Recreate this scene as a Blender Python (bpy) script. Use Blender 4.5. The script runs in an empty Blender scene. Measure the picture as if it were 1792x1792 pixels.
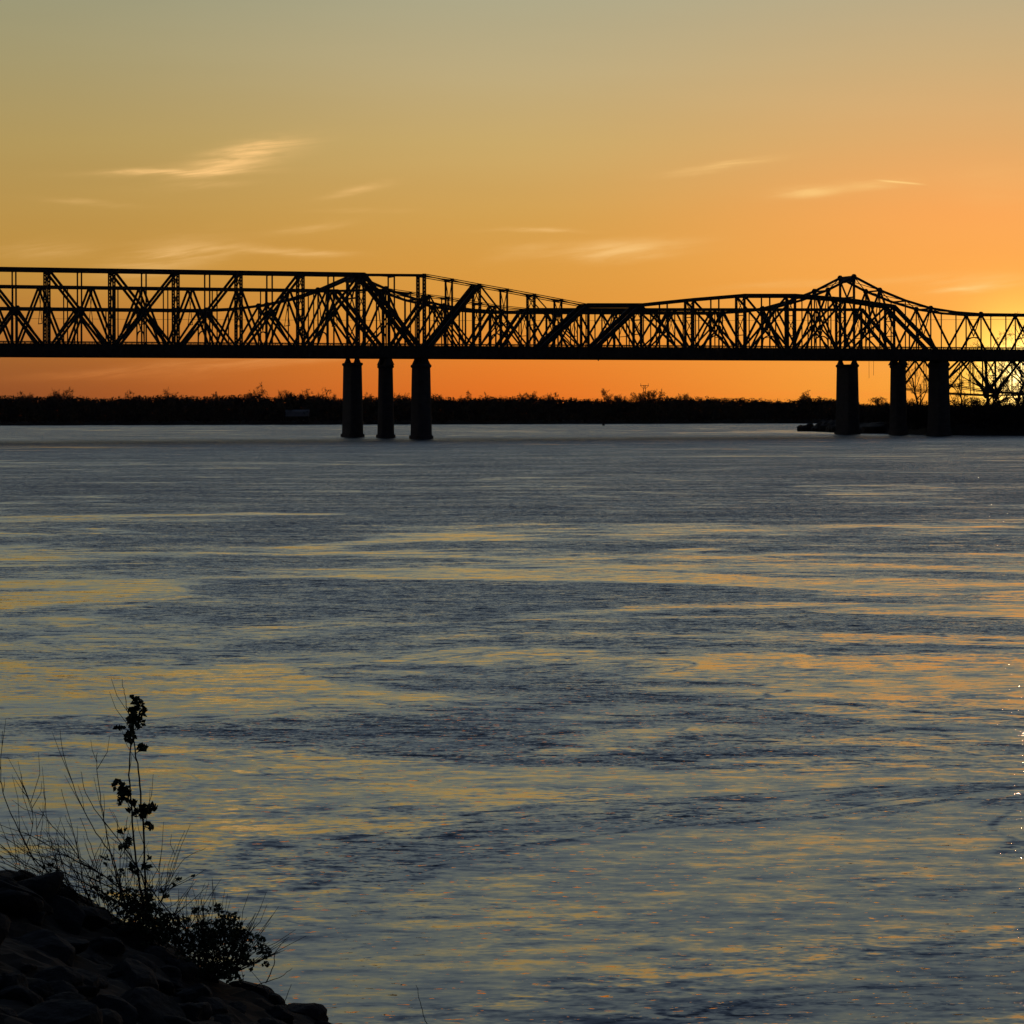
import bpy, math, random
import numpy as np
from mathutils import Vector, Matrix, noise as mnoise

random.seed(7)
sc = bpy.context.scene
COL = sc.collection
R = math.radians

# ------------------------------------------------------------------ camera
F = 4800.0            # focal length in pixels of the 1792 px photograph
H = 12.2              # camera height above the river
ROLL = 0.0026
Y0C = 724 - ROLL * 896
cam = bpy.data.cameras.new("camera")
cam.sensor_width = 36.0
cam.lens = 36.0 * F / 1792
cam.shift_y = -(896 - Y0C) / 1792
cam.clip_start = 0.5
cam.clip_end = 60000
camo = bpy.data.objects.new("camera", cam)
COL.objects.link(camo)
camo.location = (0, 0, H)
camo.rotation_euler = (R(90), ROLL, 0)
sc.camera = camo


def srgb(*c):
    return tuple(((v / 255) / 12.92 if v / 255 <= 0.04045 else ((v / 255 + 0.055) / 1.055) ** 2.4) for v in c)


# ------------------------------------------------------------------ view
sc.view_settings.view_transform = 'Standard'
sc.view_settings.look = 'None'
sc.view_settings.exposure = 0
sc.view_settings.gamma = 1
sc.view_settings.use_curve_mapping = False

# ------------------------------------------------------------------ sun
SUN_AZ = math.degrees(math.atan((1793 - 896) / F))     # right of the view axis
SUN_EL = 1.08
sun = bpy.data.lights.new("sun", 'SUN')
sun.energy = 0.03
sun.angle = R(0.53)
sun.color = (1.0, 0.36, 0.20)
suno = bpy.data.objects.new("sun", sun)
COL.objects.link(suno)
sdir = Vector((math.sin(R(SUN_AZ)) * math.cos(R(SUN_EL)), math.cos(R(SUN_AZ)) * math.cos(R(SUN_EL)), math.sin(R(SUN_EL))))
suno.rotation_euler = sdir.to_track_quat('Z', 'Y').to_euler()
suno.location = (0, 0, 60)

# ------------------------------------------------------------------ world sky
W = bpy.data.worlds.new("World")
sc.world = W
W.use_nodes = True
nt = W.node_tree
nt.nodes.clear()


class N:
    """tiny expression builder over math nodes"""
    tree = None

    def __init__(s, sock):
        s.s = sock

    @staticmethod
    def op(o, *a, clamp=False):
        n = N.tree.nodes.new('ShaderNodeMath')
        n.operation = o
        n.use_clamp = clamp
        for i, x in enumerate(a):
            if isinstance(x, N):
                N.tree.links.new(x.s, n.inputs[i])
            else:
                n.inputs[i].default_value = x
        return N(n.outputs[0])

    def __add__(s, o): return N.op('ADD', s, o)
    def __radd__(s, o): return N.op('ADD', o, s)
    def __sub__(s, o): return N.op('SUBTRACT', s, o)
    def __rsub__(s, o): return N.op('SUBTRACT', o, s)
    def __mul__(s, o): return N.op('MULTIPLY', s, o)
    def __rmul__(s, o): return N.op('MULTIPLY', o, s)
    def __truediv__(s, o): return N.op('DIVIDE', s, o)
    def __rtruediv__(s, o): return N.op('DIVIDE', o, s)
    def exp(s): return N.op('EXPONENT', s)
    def clamp(s): return N.op('ADD', s, 0.0, clamp=True)


def smooth(x, a, b):
    n = N.tree.nodes.new('ShaderNodeMapRange')
    n.interpolation_type = 'SMOOTHSTEP'
    N.tree.links.new(x.s, n.inputs['Value'])
    n.inputs['From Min'].default_value = a
    n.inputs['From Max'].default_value = b
    return N(n.outputs[0])


def combine(x, y, z=0.0):
    n = N.tree.nodes.new('ShaderNodeCombineXYZ')
    for i, v in enumerate((x, y, z)):
        if isinstance(v, N):
            N.tree.links.new(v.s, n.inputs[i])
        else:
            n.inputs[i].default_value = v
    return n.outputs[0]


def noise_tex(vec, scale, detail=3, rough=0.55, dist=0.0):
    n = N.tree.nodes.new('ShaderNodeTexNoise')
    N.tree.links.new(vec, n.inputs['Vector'])
    n.inputs['Scale'].default_value = scale
    n.inputs['Detail'].default_value = detail
    n.inputs['Roughness'].default_value = rough
    n.inputs['Distortion'].default_value = dist
    return n


def mixcol(fac, a, b, blend='MIX'):
    n = N.tree.nodes.new('ShaderNodeMix')
    n.data_type = 'RGBA'
    n.blend_type = blend
    n.clamp_factor = True
    for sock, v in ((n.inputs[0], fac), (n.inputs[6], a), (n.inputs[7], b)):
        if isinstance(v, N):
            N.tree.links.new(v.s, sock)
        elif isinstance(v, bpy.types.NodeSocket):
            N.tree.links.new(v, sock)
        elif isinstance(v, (int, float)):
            sock.default_value = v
        else:
            sock.default_value = (*v, 1)
    return n.outputs[2]


def ramp(fac, stops):
    n = N.tree.nodes.new('ShaderNodeValToRGB')
    cr = n.color_ramp
    cr.interpolation = 'LINEAR'
    for i, (p, c) in enumerate(stops):
        e = cr.elements[i] if i < 2 else cr.elements.new(p)
        e.position = p
        e.color = (*c, 1)
    N.tree.links.new(fac.s, n.inputs[0])
    return n.outputs[0]


N.tree = nt
tc = nt.nodes.new('ShaderNodeTexCoord')
sep = nt.nodes.new('ShaderNodeSeparateXYZ')
nt.links.new(tc.outputs['Generated'], sep.inputs[0])
dx, dy, dz = (N(sep.outputs[i]) for i in range(3))
DEG = 180 / math.pi
az = N.op('ARCTAN2', dx, dy) * DEG
el = N.op('ARCSINE', dz) * DEG
HIGH = [(12, (.315, .352, .305)), (17, (.25, .31, .34)), (26, (.12, .168, .25)), (42, (.052, .077, .14)), (60, (.035, .052, .09))]


def ycol(stops):
    out = []
    for y, c in stops:
        e = (721 - y) / F * DEG
        out.append((max(e, 0) / 60, srgb(*c)))
    out.sort(key=lambda t: t[0])
    return out + [(e / 60, c) for e, c in HIGH]


elf = (el / 60.0).clamp()
rl = ramp(elf, ycol([(721, (140, 74, 38)), (680, (150, 83, 40)), (635, (160, 95, 45)), (560, (184, 122, 54)), (470, (191, 142, 62)), (380, (187, 147, 75)), (250, (178, 152, 92)), (120, (166, 153, 109)), (0, (156, 153, 121))]))
rm = ramp(elf, ycol([(721, (226, 106, 34)), (680, (232, 119, 38)), (635, (233, 128, 44)), (560, (225, 150, 58)), (470, (219, 156, 68)), (380, (210, 161, 82)), (250, (201, 170, 107)), (120, (188, 171, 128)), (0, (173, 168, 137))]))
rr = ramp(elf, ycol([(721, (255, 160, 55)), (680, (255, 168, 62)), (635, (255, 170, 68)), (560, (255, 172, 76)), (470, (254, 171, 82)), (380, (250, 169, 90)), (250, (224, 171, 108)), (120, (203, 173, 124)), (0, (185, 171, 136))]))
daz = N.op('ABSOLUTE', az - SUN_AZ)            # azimuth away from the sun, symmetric
t1 = smooth(daz, 11.5, 0.0)
n1 = smooth(daz, 22.0, 9.5)
base = mixcol(n1, rl, rm)
base = mixcol(t1, base, rr)
# glow round the low sun
sx, sy, sz = (math.sin(R(SUN_AZ)) * math.cos(R(.7)), math.cos(R(SUN_AZ)) * math.cos(R(.7)), math.sin(R(.7)))   # the glow pools a little below the disc, in the thicker air
dotp = dx * sx + dy * sy + dz * sz
ang = N.op('ARCCOSINE', N.op('MINIMUM', dotp, 0.999999)) * DEG
g1 = (ang * ang * (-1 / (0.55 ** 2))).exp()
g2 = (ang * ang * (-1 / (1.2 ** 2))).exp()
base = mixcol(1.0, base, mixcol(g1, (0, 0, 0), (1.6, 1.3, 0.7)), 'ADD')
base = mixcol(1.0, base, mixcol(g2, (0, 0, 0), (0.85, 0.74, 0.12)), 'ADD')

# thin cirrus wisps
u = az * (F / DEG) + 896.0                     # degrees of azimuth and elevation in units of 1/4800 rad
v = 721.0 - el * (F / DEG)
cv = combine(u * 0.0045, v * 0.020)
wn = noise_tex(cv, 1.0, 4, 0.6)
wsep = nt.nodes.new('ShaderNodeSeparateColor')
nt.links.new(wn.outputs['Color'], wsep.inputs[0])
wu = u + (N(wsep.outputs[0]) - 0.5) * 70.0
wv = v + (N(wsep.outputs[1]) - 0.5) * 26.0
# strands lie along a slight rise to the right
st = noise_tex(combine((u + v * 1.5) * 0.006, (v + u * 0.11) * 0.055), 1.0, 5, 0.62, 0.6)
st2 = noise_tex(combine((u + v * 1.2) * 0.013, (v + u * 0.09) * 0.16, 4.0), 1.0, 6, 0.68, 0.9)
streak = smooth(N(st.outputs[0]) * .82 + N(st2.outputs[0]) * .18, 0.35, 0.63)
CLOUDS = [  # centre x, y, half length, half height, slope (deg, up to the right), strength, fine strands
    (410, 284, 95, 17, 13, 1.0), (320, 303, 110, 5, 1, 1.0), (465, 262, 62, 12, 10, .75), (250, 302, 45, 4, -2, .6), (375, 325, 50, 6, 3, .28),
    (632, 332, 48, 6, 13, .55), (150, 354, 65, 4, -4, .3), (540, 398, 55, 6, 8, .42), (640, 370, 70, 4, 0, .2),
    (520, 441, 80, 5, -2, .65), (290, 452, 90, 24, 12, .62), (80, 440, 80, 14, 3, .35), (380, 440, 60, 8, 5, .4),
    (1275, 292, 65, 6, 9, .6), (1200, 302, 60, 5, 6, .28), (1410, 339, 48, 7, 2, .8), (1530, 328, 55, 8, 6, .55),
    (1085, 437, 100, 13, 5, .85), (945, 405, 70, 3.5, 0, .5), (910, 442, 50, 9, 8, .3), (1700, 506, 55, 5, 4, 1.1),
    (1420, 498, 110, 6, 2, .35), (1700, 494, 120, 8, 0, .3), (1740, 330, 60, 40, 0, .12),
    (420, 634, 210, 8, 4, .45), (240, 655, 160, 8, 0, .15), (1480, 690, 180, 6, 0, .3), (1080, 690, 100, 5, 0, .25), (1560, 650, 90, 8, 0, .2)]
tot = None
for cx, cy, rx, ry, a, amp in CLOUDS:
    ca, sa = math.cos(R(a)), math.sin(R(a))
    uu = wu - cx
    vv = wv - cy
    p = uu * (ca / rx) - vv * (sa / rx)
    q = uu * (sa / ry) + vv * (ca / ry)
    g = ((p * p + q * q) * -0.9).exp() * amp
    tot = g if tot is None else tot + g
# contrail: a hard short line in unwarped coordinates
uu, vv = u - 1572.0, v - 325.0
ca, sa = math.cos(R(-6)), math.sin(R(-6))
p = (uu * ca - vv * sa) / 36.0
q = (uu * sa + vv * ca) / 1.5
con = (N.op('MULTIPLY', N.op('POWER', N.op('ABSOLUTE', p), 4.0) + q * q, -1.0)).exp() * 0.95
cl = (tot * (streak * 0.80 + 0.20)) + con
lowfade = smooth(v, 700.0, 560.0)
cl_hi = cl * 0.42
ccol = mixcol(lowfade, srgb(255, 142, 58), mixcol(t1, srgb(250, 200, 128), srgb(255, 208, 128)))
front = smooth(dy, 0.0, 0.5)
base = mixcol((cl * .95 * front).clamp(), base, ccol)
# very faint large-scale unevenness of the haze layers
un = noise_tex(combine(az * 0.09, el * 0.9), 1.0, 3)
base = mixcol(0.10, base, mixcol(N(un.outputs[0]), (0.2, 0.2, 0.2), (0.8, 0.8, 0.8)), 'SOFT_LIGHT')
# dusk side of the sky
away = smooth(ang, 28.0, 95.0)
eastc = ramp(elf, [(0, (.020, .022, .034)), (.3, (.020, .026, .045)), (1, (.022, .032, .055))])
sky_col = mixcol(away, base, eastc)
skyt = nt.nodes.new('ShaderNodeTexSky')
skyt.sky_type = 'NISHITA'
skyt.sun_disc = False
skyt.sun_elevation = R(SUN_EL)
skyt.sun_rotation = R(SUN_AZ)
skyt.dust_density = 4.0
bg1 = nt.nodes.new('ShaderNodeBackground')
nt.links.new(sky_col, bg1.inputs[0])
bg1.inputs[1].default_value = 0.98
bg2 = nt.nodes.new('ShaderNodeBackground')
nt.links.new(skyt.outputs[0], bg2.inputs[0])
bg2.inputs[1].default_value = 0.003
add = nt.nodes.new('ShaderNodeAddShader')
nt.links.new(bg1.outputs[0], add.inputs[0])
nt.links.new(bg2.outputs[0], add.inputs[1])
wo = nt.nodes.new('ShaderNodeOutputWorld')
nt.links.new(add.outputs[0], wo.inputs[0])
W.cycles.sampling_method = 'AUTOMATIC'


# ------------------------------------------------------------------ materials
def material(name, col, rough=0.8, vary=0.25, scale=1.0, metal=0.0, spec=0.3, bump=0.0):
    m = bpy.data.materials.new(name)
    m.use_nodes = True
    t = m.node_tree
    N.tree = t
    b = t.nodes['Principled BSDF']
    c = t.nodes.new('ShaderNodeTexCoord')
    n = noise_tex(c.outputs['Object'], scale, 5, 0.6)
    lo = tuple(x * (1 - vary) for x in col)
    hi = tuple(min(1, x * (1 + vary)) for x in col)
    t.links.new(mixcol(smooth(N(n.outputs[0]), .3, .7), lo, hi), b.inputs['Base Color'])
    b.inputs['Roughness'].default_value = rough
    b.inputs['Metallic'].default_value = metal
    b.inputs['Specular IOR Level'].default_value = spec
    if bump:
        bn = t.nodes.new('ShaderNodeBump')
        bn.inputs['Distance'].default_value = bump
        t.links.new(n.outputs[0], bn.inputs['Height'])
        t.links.new(bn.outputs[0], b.inputs['Normal'])
    return m


M_STEEL = material('weathered_steel', (.035, .028, .026), .75, .35, .4)
M_STEELB = material('aged_grey_steel', (.045, .042, .042), .75, .3, .4)
M_CONC = material('bridge_concrete', (.16, .15, .14), .9, .25, .3)
M_BARK = material('bark', (.05, .038, .03), .95, .3, 2)
M_TWIG = material('dry_twig', (.055, .04, .03), .9, .3, 20)
M_LEAF = material('leaf', (.035, .05, .018), .7, .4, 8)
M_WOOD = material('winter_wood_twigs', (.02, .016, .015), .95, .4, .05)
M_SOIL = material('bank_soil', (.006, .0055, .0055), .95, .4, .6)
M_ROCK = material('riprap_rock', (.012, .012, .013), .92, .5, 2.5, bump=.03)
M_PALE = material('pale_siding', (.22, .22, .22), .8, .1, .5)
M_ROOF = material('tin_roof', (.22, .22, .23), .6, .15, .5)
M_ROPE = material('rope', (.05, .045, .04), .9, .2, 3)

# masonry: coursed blocks on the piers
M_STONE = bpy.data.materials.new('pier_masonry')
M_STONE.use_nodes = True
t = M_STONE.node_tree
N.tree = t
b = t.nodes['Principled BSDF']
c = t.nodes.new('ShaderNodeTexCoord')
mp = t.nodes.new('ShaderNodeMapping')
mp.inputs['Rotation'].default_value = (R(90), 0, 0)
t.links.new(c.outputs['Object'], mp.inputs[0])
br = t.nodes.new('ShaderNodeTexBrick')
t.links.new(mp.outputs[0], br.inputs['Vector'])
br.inputs['Scale'].default_value = 1.0
br.inputs['Brick Width'].default_value = 1.7
br.inputs['Row Height'].default_value = 0.62
br.inputs['Mortar Size'].default_value = 0.03
br.inputs['Color1'].default_value = (.05, .047, .045, 1)
br.inputs['Color2'].default_value = (.07, .066, .063, 1)
br.inputs['Mortar'].default_value = (.045, .042, .04, 1)
ns = noise_tex(c.outputs['Object'], .35, 5, .65)
t.links.new(mixcol(smooth(N(ns.outputs[0]), .35, .75), br.outputs[0], (.04, .038, .036)), b.inputs['Base Color'])
b.inputs['Roughness'].default_value = .92

# river: slopes of the ripples come from noise, stronger inside the ruffled patches than on the slick upwellings
M_WATER = bpy.data.materials.new('river_water')
M_WATER.use_nodes = True
t = M_WATER.node_tree
N.tree = t
b = t.nodes['Principled BSDF']
c = t.nodes.new('ShaderNodeTexCoord')
sp = t.nodes.new('ShaderNodeSeparateXYZ')
t.links.new(c.outputs['Object'], sp.inputs[0])
X, Y = N(sp.outputs[0]), N(sp.outputs[1])


def slope(vec, scale, detail=2, rough=.6, dist=0.0):
    n = noise_tex(vec, scale, detail, rough, dist)
    s = t.nodes.new('ShaderNodeSeparateColor')
    t.links.new(n.outputs['Color'], s.inputs[0])
    return N(s.outputs[0]) - 0.5, N(s.outputs[1]) - 0.5


wx, wy = slope(combine(X, Y), .012, 2)
PX = X + wx * 60.0 + Y * 0.12
PY = Y + wy * 60.0
big = N(noise_tex(combine(PX * .85, PY), .0085, 3, .55).outputs[0])
mid = N(noise_tex(combine(PX * .62, PY * 1.0, 3.7), .045, 4, .62, .8).outputs[0])
fin = N(noise_tex(combine(PX * .5, PY, 9.1), .16, 3, .6, .8).outputs[0])
far = smooth(Y, 110.0, 420.0)                   # the windier open channel further out
near = smooth(Y, 110.0, 55.0)
# a ruffled lane along the bridge piers and a slick behind it towards the right bank
lane = smooth(N.op('ABSOLUTE', Y - X * .35 - 1225.0 + wy * 200.0), 190.0, 60.0)
slick = smooth(N.op('ABSOLUTE', Y - X * .25 - 1640.0 + wy * 150.0), 190.0, 40.0) * smooth(X + wx * 300.0, 60.0, 260.0)
patch = smooth(big * 0.46 + mid * 0.66 + fin * .28 + far * 0.125 - near * .055 + lane * .10 - slick * .35, 0.665, 0.81)
edge = N.op('ABSOLUTE', mid - 0.5)
crease = smooth(edge, 0.014, 0.0) * smooth(big, .42, .55)
# short dark seams where slick boils meet, and light cat's-paws of fine ripple
seam_n = N(noise_tex(combine(PX * .30 + mid * 14.0, PY * 1.1, 21.0), .11, 3, .6, 1.0).outputs[0])
seam = smooth(N.op('ABSOLUTE', seam_n - 0.5), 0.012, 0.0) * smooth(mid, .47, .58)
fin2 = smooth(N(noise_tex(combine(PX * .4, PY, 33.0), .085, 4, .65, .5).outputs[0]), .46, .66)
rough_m = (patch + crease * .65 + seam * .6).clamp()


def fold(a):
    """at these low angles only the wave faces turned towards the viewer's bank are seen"""
    return N.op('ABSOLUTE', a) * -1.0


a1x, a1y = slope(combine(X * .55, Y), 4.6, 2, .65)
a2x, a2y = slope(combine(X * .45, Y, 2.2), 1.25, 2, .6, .3)
a3x, a3y = slope(combine(X * .35, Y, 5.1), .36, 2, .5, .4)
c1 = 0.13 + fin2 * .30
c2 = 0.22 + fin2 * .20
c3 = 0.17
fs = smooth(N(noise_tex(combine(X * .022, Y * .075, 71.0), 1.0, 4, .65).outputs[0]), .36, .64)
farx = far * (fs * .95 + .22)
r1 = rough_m * 1.30 + farx * .78
r2 = rough_m * 0.85 + farx * .78
nx = a1x * (c1 + r1) * .6 + a2x * (c2 + r2) * .5 + a3x * c3 * .5
ny = a1y * c1 + a2y * c2 + a3y * c3 + fold(a1y) * r1 + fold(a2y) * r2 - 0.026
lim = N.op('MINIMUM', 6.1 / Y - 0.038 - smooth(Y, 150.0, 70.0) * .010, .1)
lim = N.op('MAXIMUM', lim, -0.016)
ny = N.op('SMOOTH_MIN', ny, lim, 0.03)
# rare little crests lean away from the viewer and can throw the sun back
gl = N(noise_tex(combine(X * .45, Y, 57.0), 5.0, 3, .62, .4).outputs[0])
sp_ = smooth(gl, .628, .675) * smooth(Y, 185.0, 110.0)
ny = ny * (1.0 - sp_) + sp_ * (6.1 / Y - .0094 + a1x * .022)
vn = t.nodes.new('ShaderNodeVectorMath')
vn.operation = 'NORMALIZE'
t.links.new(combine(nx, ny, 1.0), vn.inputs[0])
t.links.new(vn.outputs[0], b.inputs['Normal'])
t.links.new(mixcol(mid, (.020, .024, .024), (.034, .036, .032)), b.inputs['Base Color'])
b.inputs['Roughness'].default_value = .01
b.inputs['IOR'].default_value = 1.5


# ------------------------------------------------------------------ mesh helpers
class MB:
    def __init__(s):
        s.v = []
        s.f = []

    def beam(s, p, q, w, h, side):
        """box from p to q; w across `side`, h across the third axis"""
        p, q = Vector(p), Vector(q)
        d = (q - p)
        if d.length < 1e-6:
            return
        d.normalize()
        sd = Vector(side)
        sd = (sd - d * sd.dot(d)).normalized()
        up = d.cross(sd)
        i = len(s.v)
        for b_ in (p, q):
            for a_, c_ in ((-1, -1), (1, -1), (1, 1), (-1, 1)):
                s.v.append(b_ + sd * (a_ * w / 2) + up * (c_ * h / 2))
        s.f += [(i, i + 3, i + 2, i + 1), (i + 4, i + 5, i + 6, i + 7)]
        for k in range(4):
            s.f.append((i + k, i + (k + 1) % 4, i + 4 + (k + 1) % 4, i + 4 + k))

    def laced(s, p, q, w, depth, side, flange=.40, pitch=1.0):
        """built-up member: two flanges in the plane of the truss joined by zig-zag lacing.  side = truss normal"""
        p, q = Vector(p), Vector(q)
        d = (q - p)
        L = d.length
        d.normalize()
        n = Vector(side)
        e = d.cross(n).normalized()
        fw = w * flange
        for sg in (-1, 1):
            o = e * (sg * (w - fw) / 2)
            s.beam(p + o, q + o, depth, fw, n)
        k = max(2, int(L / (w * pitch)))
        for j in range(k):
            sg = 1 if j % 2 else -1
            a = p + d * (L * j / k) + e * (sg * (w - fw) / 2)
            b_ = p + d * (L * (j + 1) / k) - e * (sg * (w - fw) / 2)
            s.beam(a, b_, depth * .75, w * .2, n)
        for tt in (0.03, .5, .97):
            s.beam(p + d * (L * tt) - d * (w * .4), p + d * (L * tt) + d * (w * .4), depth * .9, w * .97, n)

    def tube(s, pts, rad, sides=5):
        n = len(pts)
        rings = []
        for k in range(n):
            a = Vector(pts[max(k - 1, 0)])
            b_ = Vector(pts[min(k + 1, n - 1)])
            d = (b_ - a)
            d = d.normalized() if d.length > 1e-9 else Vector((0, 0, 1))
            e = d.cross(Vector((0.31, 0.9, 0.2))).normalized()
            g = d.cross(e)
            i = len(s.v)
            for j in range(sides):
                th = 2 * math.pi * j / sides
                s.v.append(Vector(pts[k]) + (e * math.cos(th) + g * math.sin(th)) * rad[k])
            rings.append(i)
        for k in range(n - 1):
            for j in range(sides):
                s.f.append((rings[k] + j, rings[k] + (j + 1) % sides, rings[k + 1] + (j + 1) % sides, rings[k + 1] + j))
        s.f.append(tuple(rings[0] + j for j in reversed(range(sides))))
        s.f.append(tuple(rings[-1] + j for j in range(sides)))

    def leaf(s, c, size, rnd, flat=1.0):
        """one small folded leaf: four-point blade"""
        a = Vector((rnd.gauss(0, 1), rnd.gauss(0, 1), rnd.gauss(0, 1) * flat)).normalized()
        b_ = a.cross(Vector((rnd.gauss(0, 1), rnd.gauss(0, 1), rnd.gauss(0, 1)))).normalized()
        n = a.cross(b_)
        c = Vector(c)
        i = len(s.v)
        s.v += [c - a * size * .5, c + b_ * size * .36 + n * size * .12, c + a * size * .62, c - b_ * size * .36 + n * size * .12,
                c + a * size * .05 - n * size * .03]
        s.f += [(i, i + 1, i + 4), (i + 1, i + 2, i + 4), (i + 2, i + 3, i + 4), (i + 3, i, i + 4)]

    def build(s, name, mat, parent=None, origin=None):
        me = bpy.data.meshes.new(name)
        vs = s.v
        if origin is not None:
            o = Vector(origin)
            vs = [Vector(p) - o for p in vs]
        me.from_pydata([tuple(p) for p in vs], [], s.f)
        me.materials.append(mat)
        me.update()
        ob = bpy.data.objects.new(name, me)
        COL.objects.link(ob)
        if origin is not None:
            ob.location = origin
        if parent is not None:
            ob.parent = parent
            ob.matrix_parent_inverse = Matrix.Identity(4)
            ob.location = Vector(ob.location) - Vector(parent.location) if origin is not None else -Vector(parent.location)
        return ob


def tag(o, label=None, cat=None, group=None, kind=None):
    if label: o['label'] = label
    if cat: o['category'] = cat
    if group: o['group'] = group
    if kind: o['kind'] = kind
    return o


def thing(name, loc, label, cat, group=None):
    o = bpy.data.objects.new(name, None)
    o.empty_display_size = 1
    COL.objects.link(o)
    o.location = loc
    return tag(o, label, cat, group)


def hor(px):
    return 724 - ROLL * px


def unp(px, py, Y):
    return Vector(((px - 896) / F * Y, Y, H - (py - hor(px)) / F * Y))


# ------------------------------------------------------------------ bridge frame
TH = R(20)
U = Vector((math.cos(TH), math.sin(TH), 0))
NN = Vector((-math.sin(TH), math.cos(TH), 0))


class Frame:
    def __init__(s, px, Y, w):
        s.O = Vector(((px - 896) / F * Y, Y, 0))
        s.w = w

    def s_at(s, px, off):
        rx = (px - 896) / F
        O = s.O
        c, sn = U.x, U.y
        return (rx * (O.y + off * c) - O.x + off * sn) / (c - rx * sn)

    def P(s, st, off, z):
        p = s.O + U * st + NN * off
        return Vector((p.x, p.y, z))

    def z_at(s, px, py, off):
        st = s.s_at(px, off)
        p = s.P(st, off, 0)
        return H - (py - hor(px)) / F * p.y


FA = Frame(737, 1276.0, 9.4)
FB = Frame(675, 1329.0, 9.4)
FC = Frame(617, 1381.0, 16.3)


def interp(tab, x):
    if x <= tab[0][0]:
        return tab[0][1]
    for (a, va), (b_, vb) in zip(tab, tab[1:]):
        if x <= b_:
            return va + (vb - va) * (x - a) / (b_ - a)
    return tab[-1][1]


class Truss:
    """collects members given in (s, z) and makes each one a part of the bridge, for both truss planes"""

    def __init__(s, root, fr, mat):
        s.root, s.fr, s.mat = root, fr, mat

    def member(s, name, a, b_, w, depth=.6, kind='solid', lab=None):
        for off in (-s.fr.w / 2, s.fr.w / 2):
            m = MB()
            p, q = s.fr.P(a[0], off, a[1]), s.fr.P(b_[0], off, b_[1])
            if kind == 'solid':
                m.beam(p, q, depth, w, NN)
            elif kind == 'laced':
                m.laced(p, q, w, depth, NN)
            elif kind == 'pair':        # two flat bars side by side
                e = (q - p).normalized().cross(NN)
                for sg in (-1, 1):
                    m.beam(p + e * sg * w * .34, q + e * sg * w * .34, depth, w * .3, NN)
            o = m.build(name, s.mat, s.root)

    def chord(s, name, pts, w, depth, kind='solid', gus=0.0):
        for off in (-s.fr.w / 2, s.fr.w / 2):
            m = MB()
            for a, b_ in zip(pts, pts[1:]):
                p, q = s.fr.P(a[0], off, a[1]), s.fr.P(b_[0], off, b_[1])
                if kind == 'pair':
                    e = (q - p).normalized().cross(NN)
                    for sg in (-1, 1):
                        m.beam(p + e * sg * w * .36, q + e * sg * w * .36, depth, w * .28, NN)
                else:
                    d = (q - p).normalized() * (w * .28)
                    m.beam(p - d, q + d, depth, w, NN)
            if gus:
                for a in pts:
                    p = s.fr.P(a[0], off, a[1])
                    m.beam(p - U * gus * .5, p + U * gus * .5, depth * 1.12, gus * .8, NN)
            m.build(name, s.mat, s.root)

    def plates(s, name, pts, size, depth=.75):
        for off in (-s.fr.w / 2, s.fr.w / 2):
            for a in pts:
                m = MB()
                p = s.fr.P(a[0], off, a[1])
                ring = [p + U * (size * .5 * math.cos(t_)) + Vector((0, 0, size * .5 * math.sin(t_))) for t_ in [math.pi / 8 + k * math.pi / 4 for k in range(8)]]
                m.v += [r - NN * depth / 2 for r in ring] + [r + NN * depth / 2 for r in ring]
                m.f += [tuple(range(8)), tuple(15 - k for k in range(8))]
                m.f += [(k, 8 + k, 8 + (k + 1) % 8, (k + 1) % 8) for k in range(8)]
                m.build(name, s.mat, s.root)

    def laterals(s, pts, w=.28):
        """top struts and flat X bracing between the two trusses along the top chord"""
        m = MB()
        h = s.fr.w / 2
        for a in pts:
            m.beam(s.fr.P(a[0], -h, a[1] - .3), s.fr.P(a[0], h, a[1] - .3), .55, .9, U)
        for a, b_ in zip(pts, pts[1:]):
            m.beam(s.fr.P(a[0], -h, a[1]), s.fr.P(b_[0], h, b_[1]), w, w, (0, 0, 1))
            m.beam(s.fr.P(a[0], h, a[1] - .05), s.fr.P(b_[0], -h, b_[1] - .05), w, w, (0, 0, 1))
        m.build('top_bracing', s.mat, s.root)

    def sway(s, st, ztop, zlow, n=2, w=.3, arch=False):
        """bracing across the roadway between a pair of posts"""
        h = s.fr.w / 2
        m = MB()
        dz_ = (ztop - zlow) / n
        if arch:
            m.beam(s.fr.P(st, -h, ztop), s.fr.P(st, 0, zlow + 1.2), w, w, U)
            m.beam(s.fr.P(st, h, ztop), s.fr.P(st, 0, zlow + 1.2), w, w, U)
            pts = []
            for k in range(9):
                th = math.pi * k / 8
                pts.append(s.fr.P(st, -h * math.cos(th) * .99, zlow - 4 + 4.6 * math.sin(th) ** .6))
            for a, b_ in zip(pts, pts[1:]):
                m.beam(a, b_, w * 1.2, w * 1.4, U)
        else:
            for k in range(n):
                z1, z0 = ztop - k * dz_, ztop - (k + 1) * dz_
                m.beam(s.fr.P(st, -h, z1), s.fr.P(st, h, z0), w, w, U)
                m.beam(s.fr.P(st + .05, h, z1), s.fr.P(st + .05, -h, z0), w, w, U)
                m.beam(s.fr.P(st, -h, z0), s.fr.P(st, h, z0), w, w * 1.4, U)
        m.build('sway_frame', s.mat, s.root)


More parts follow.
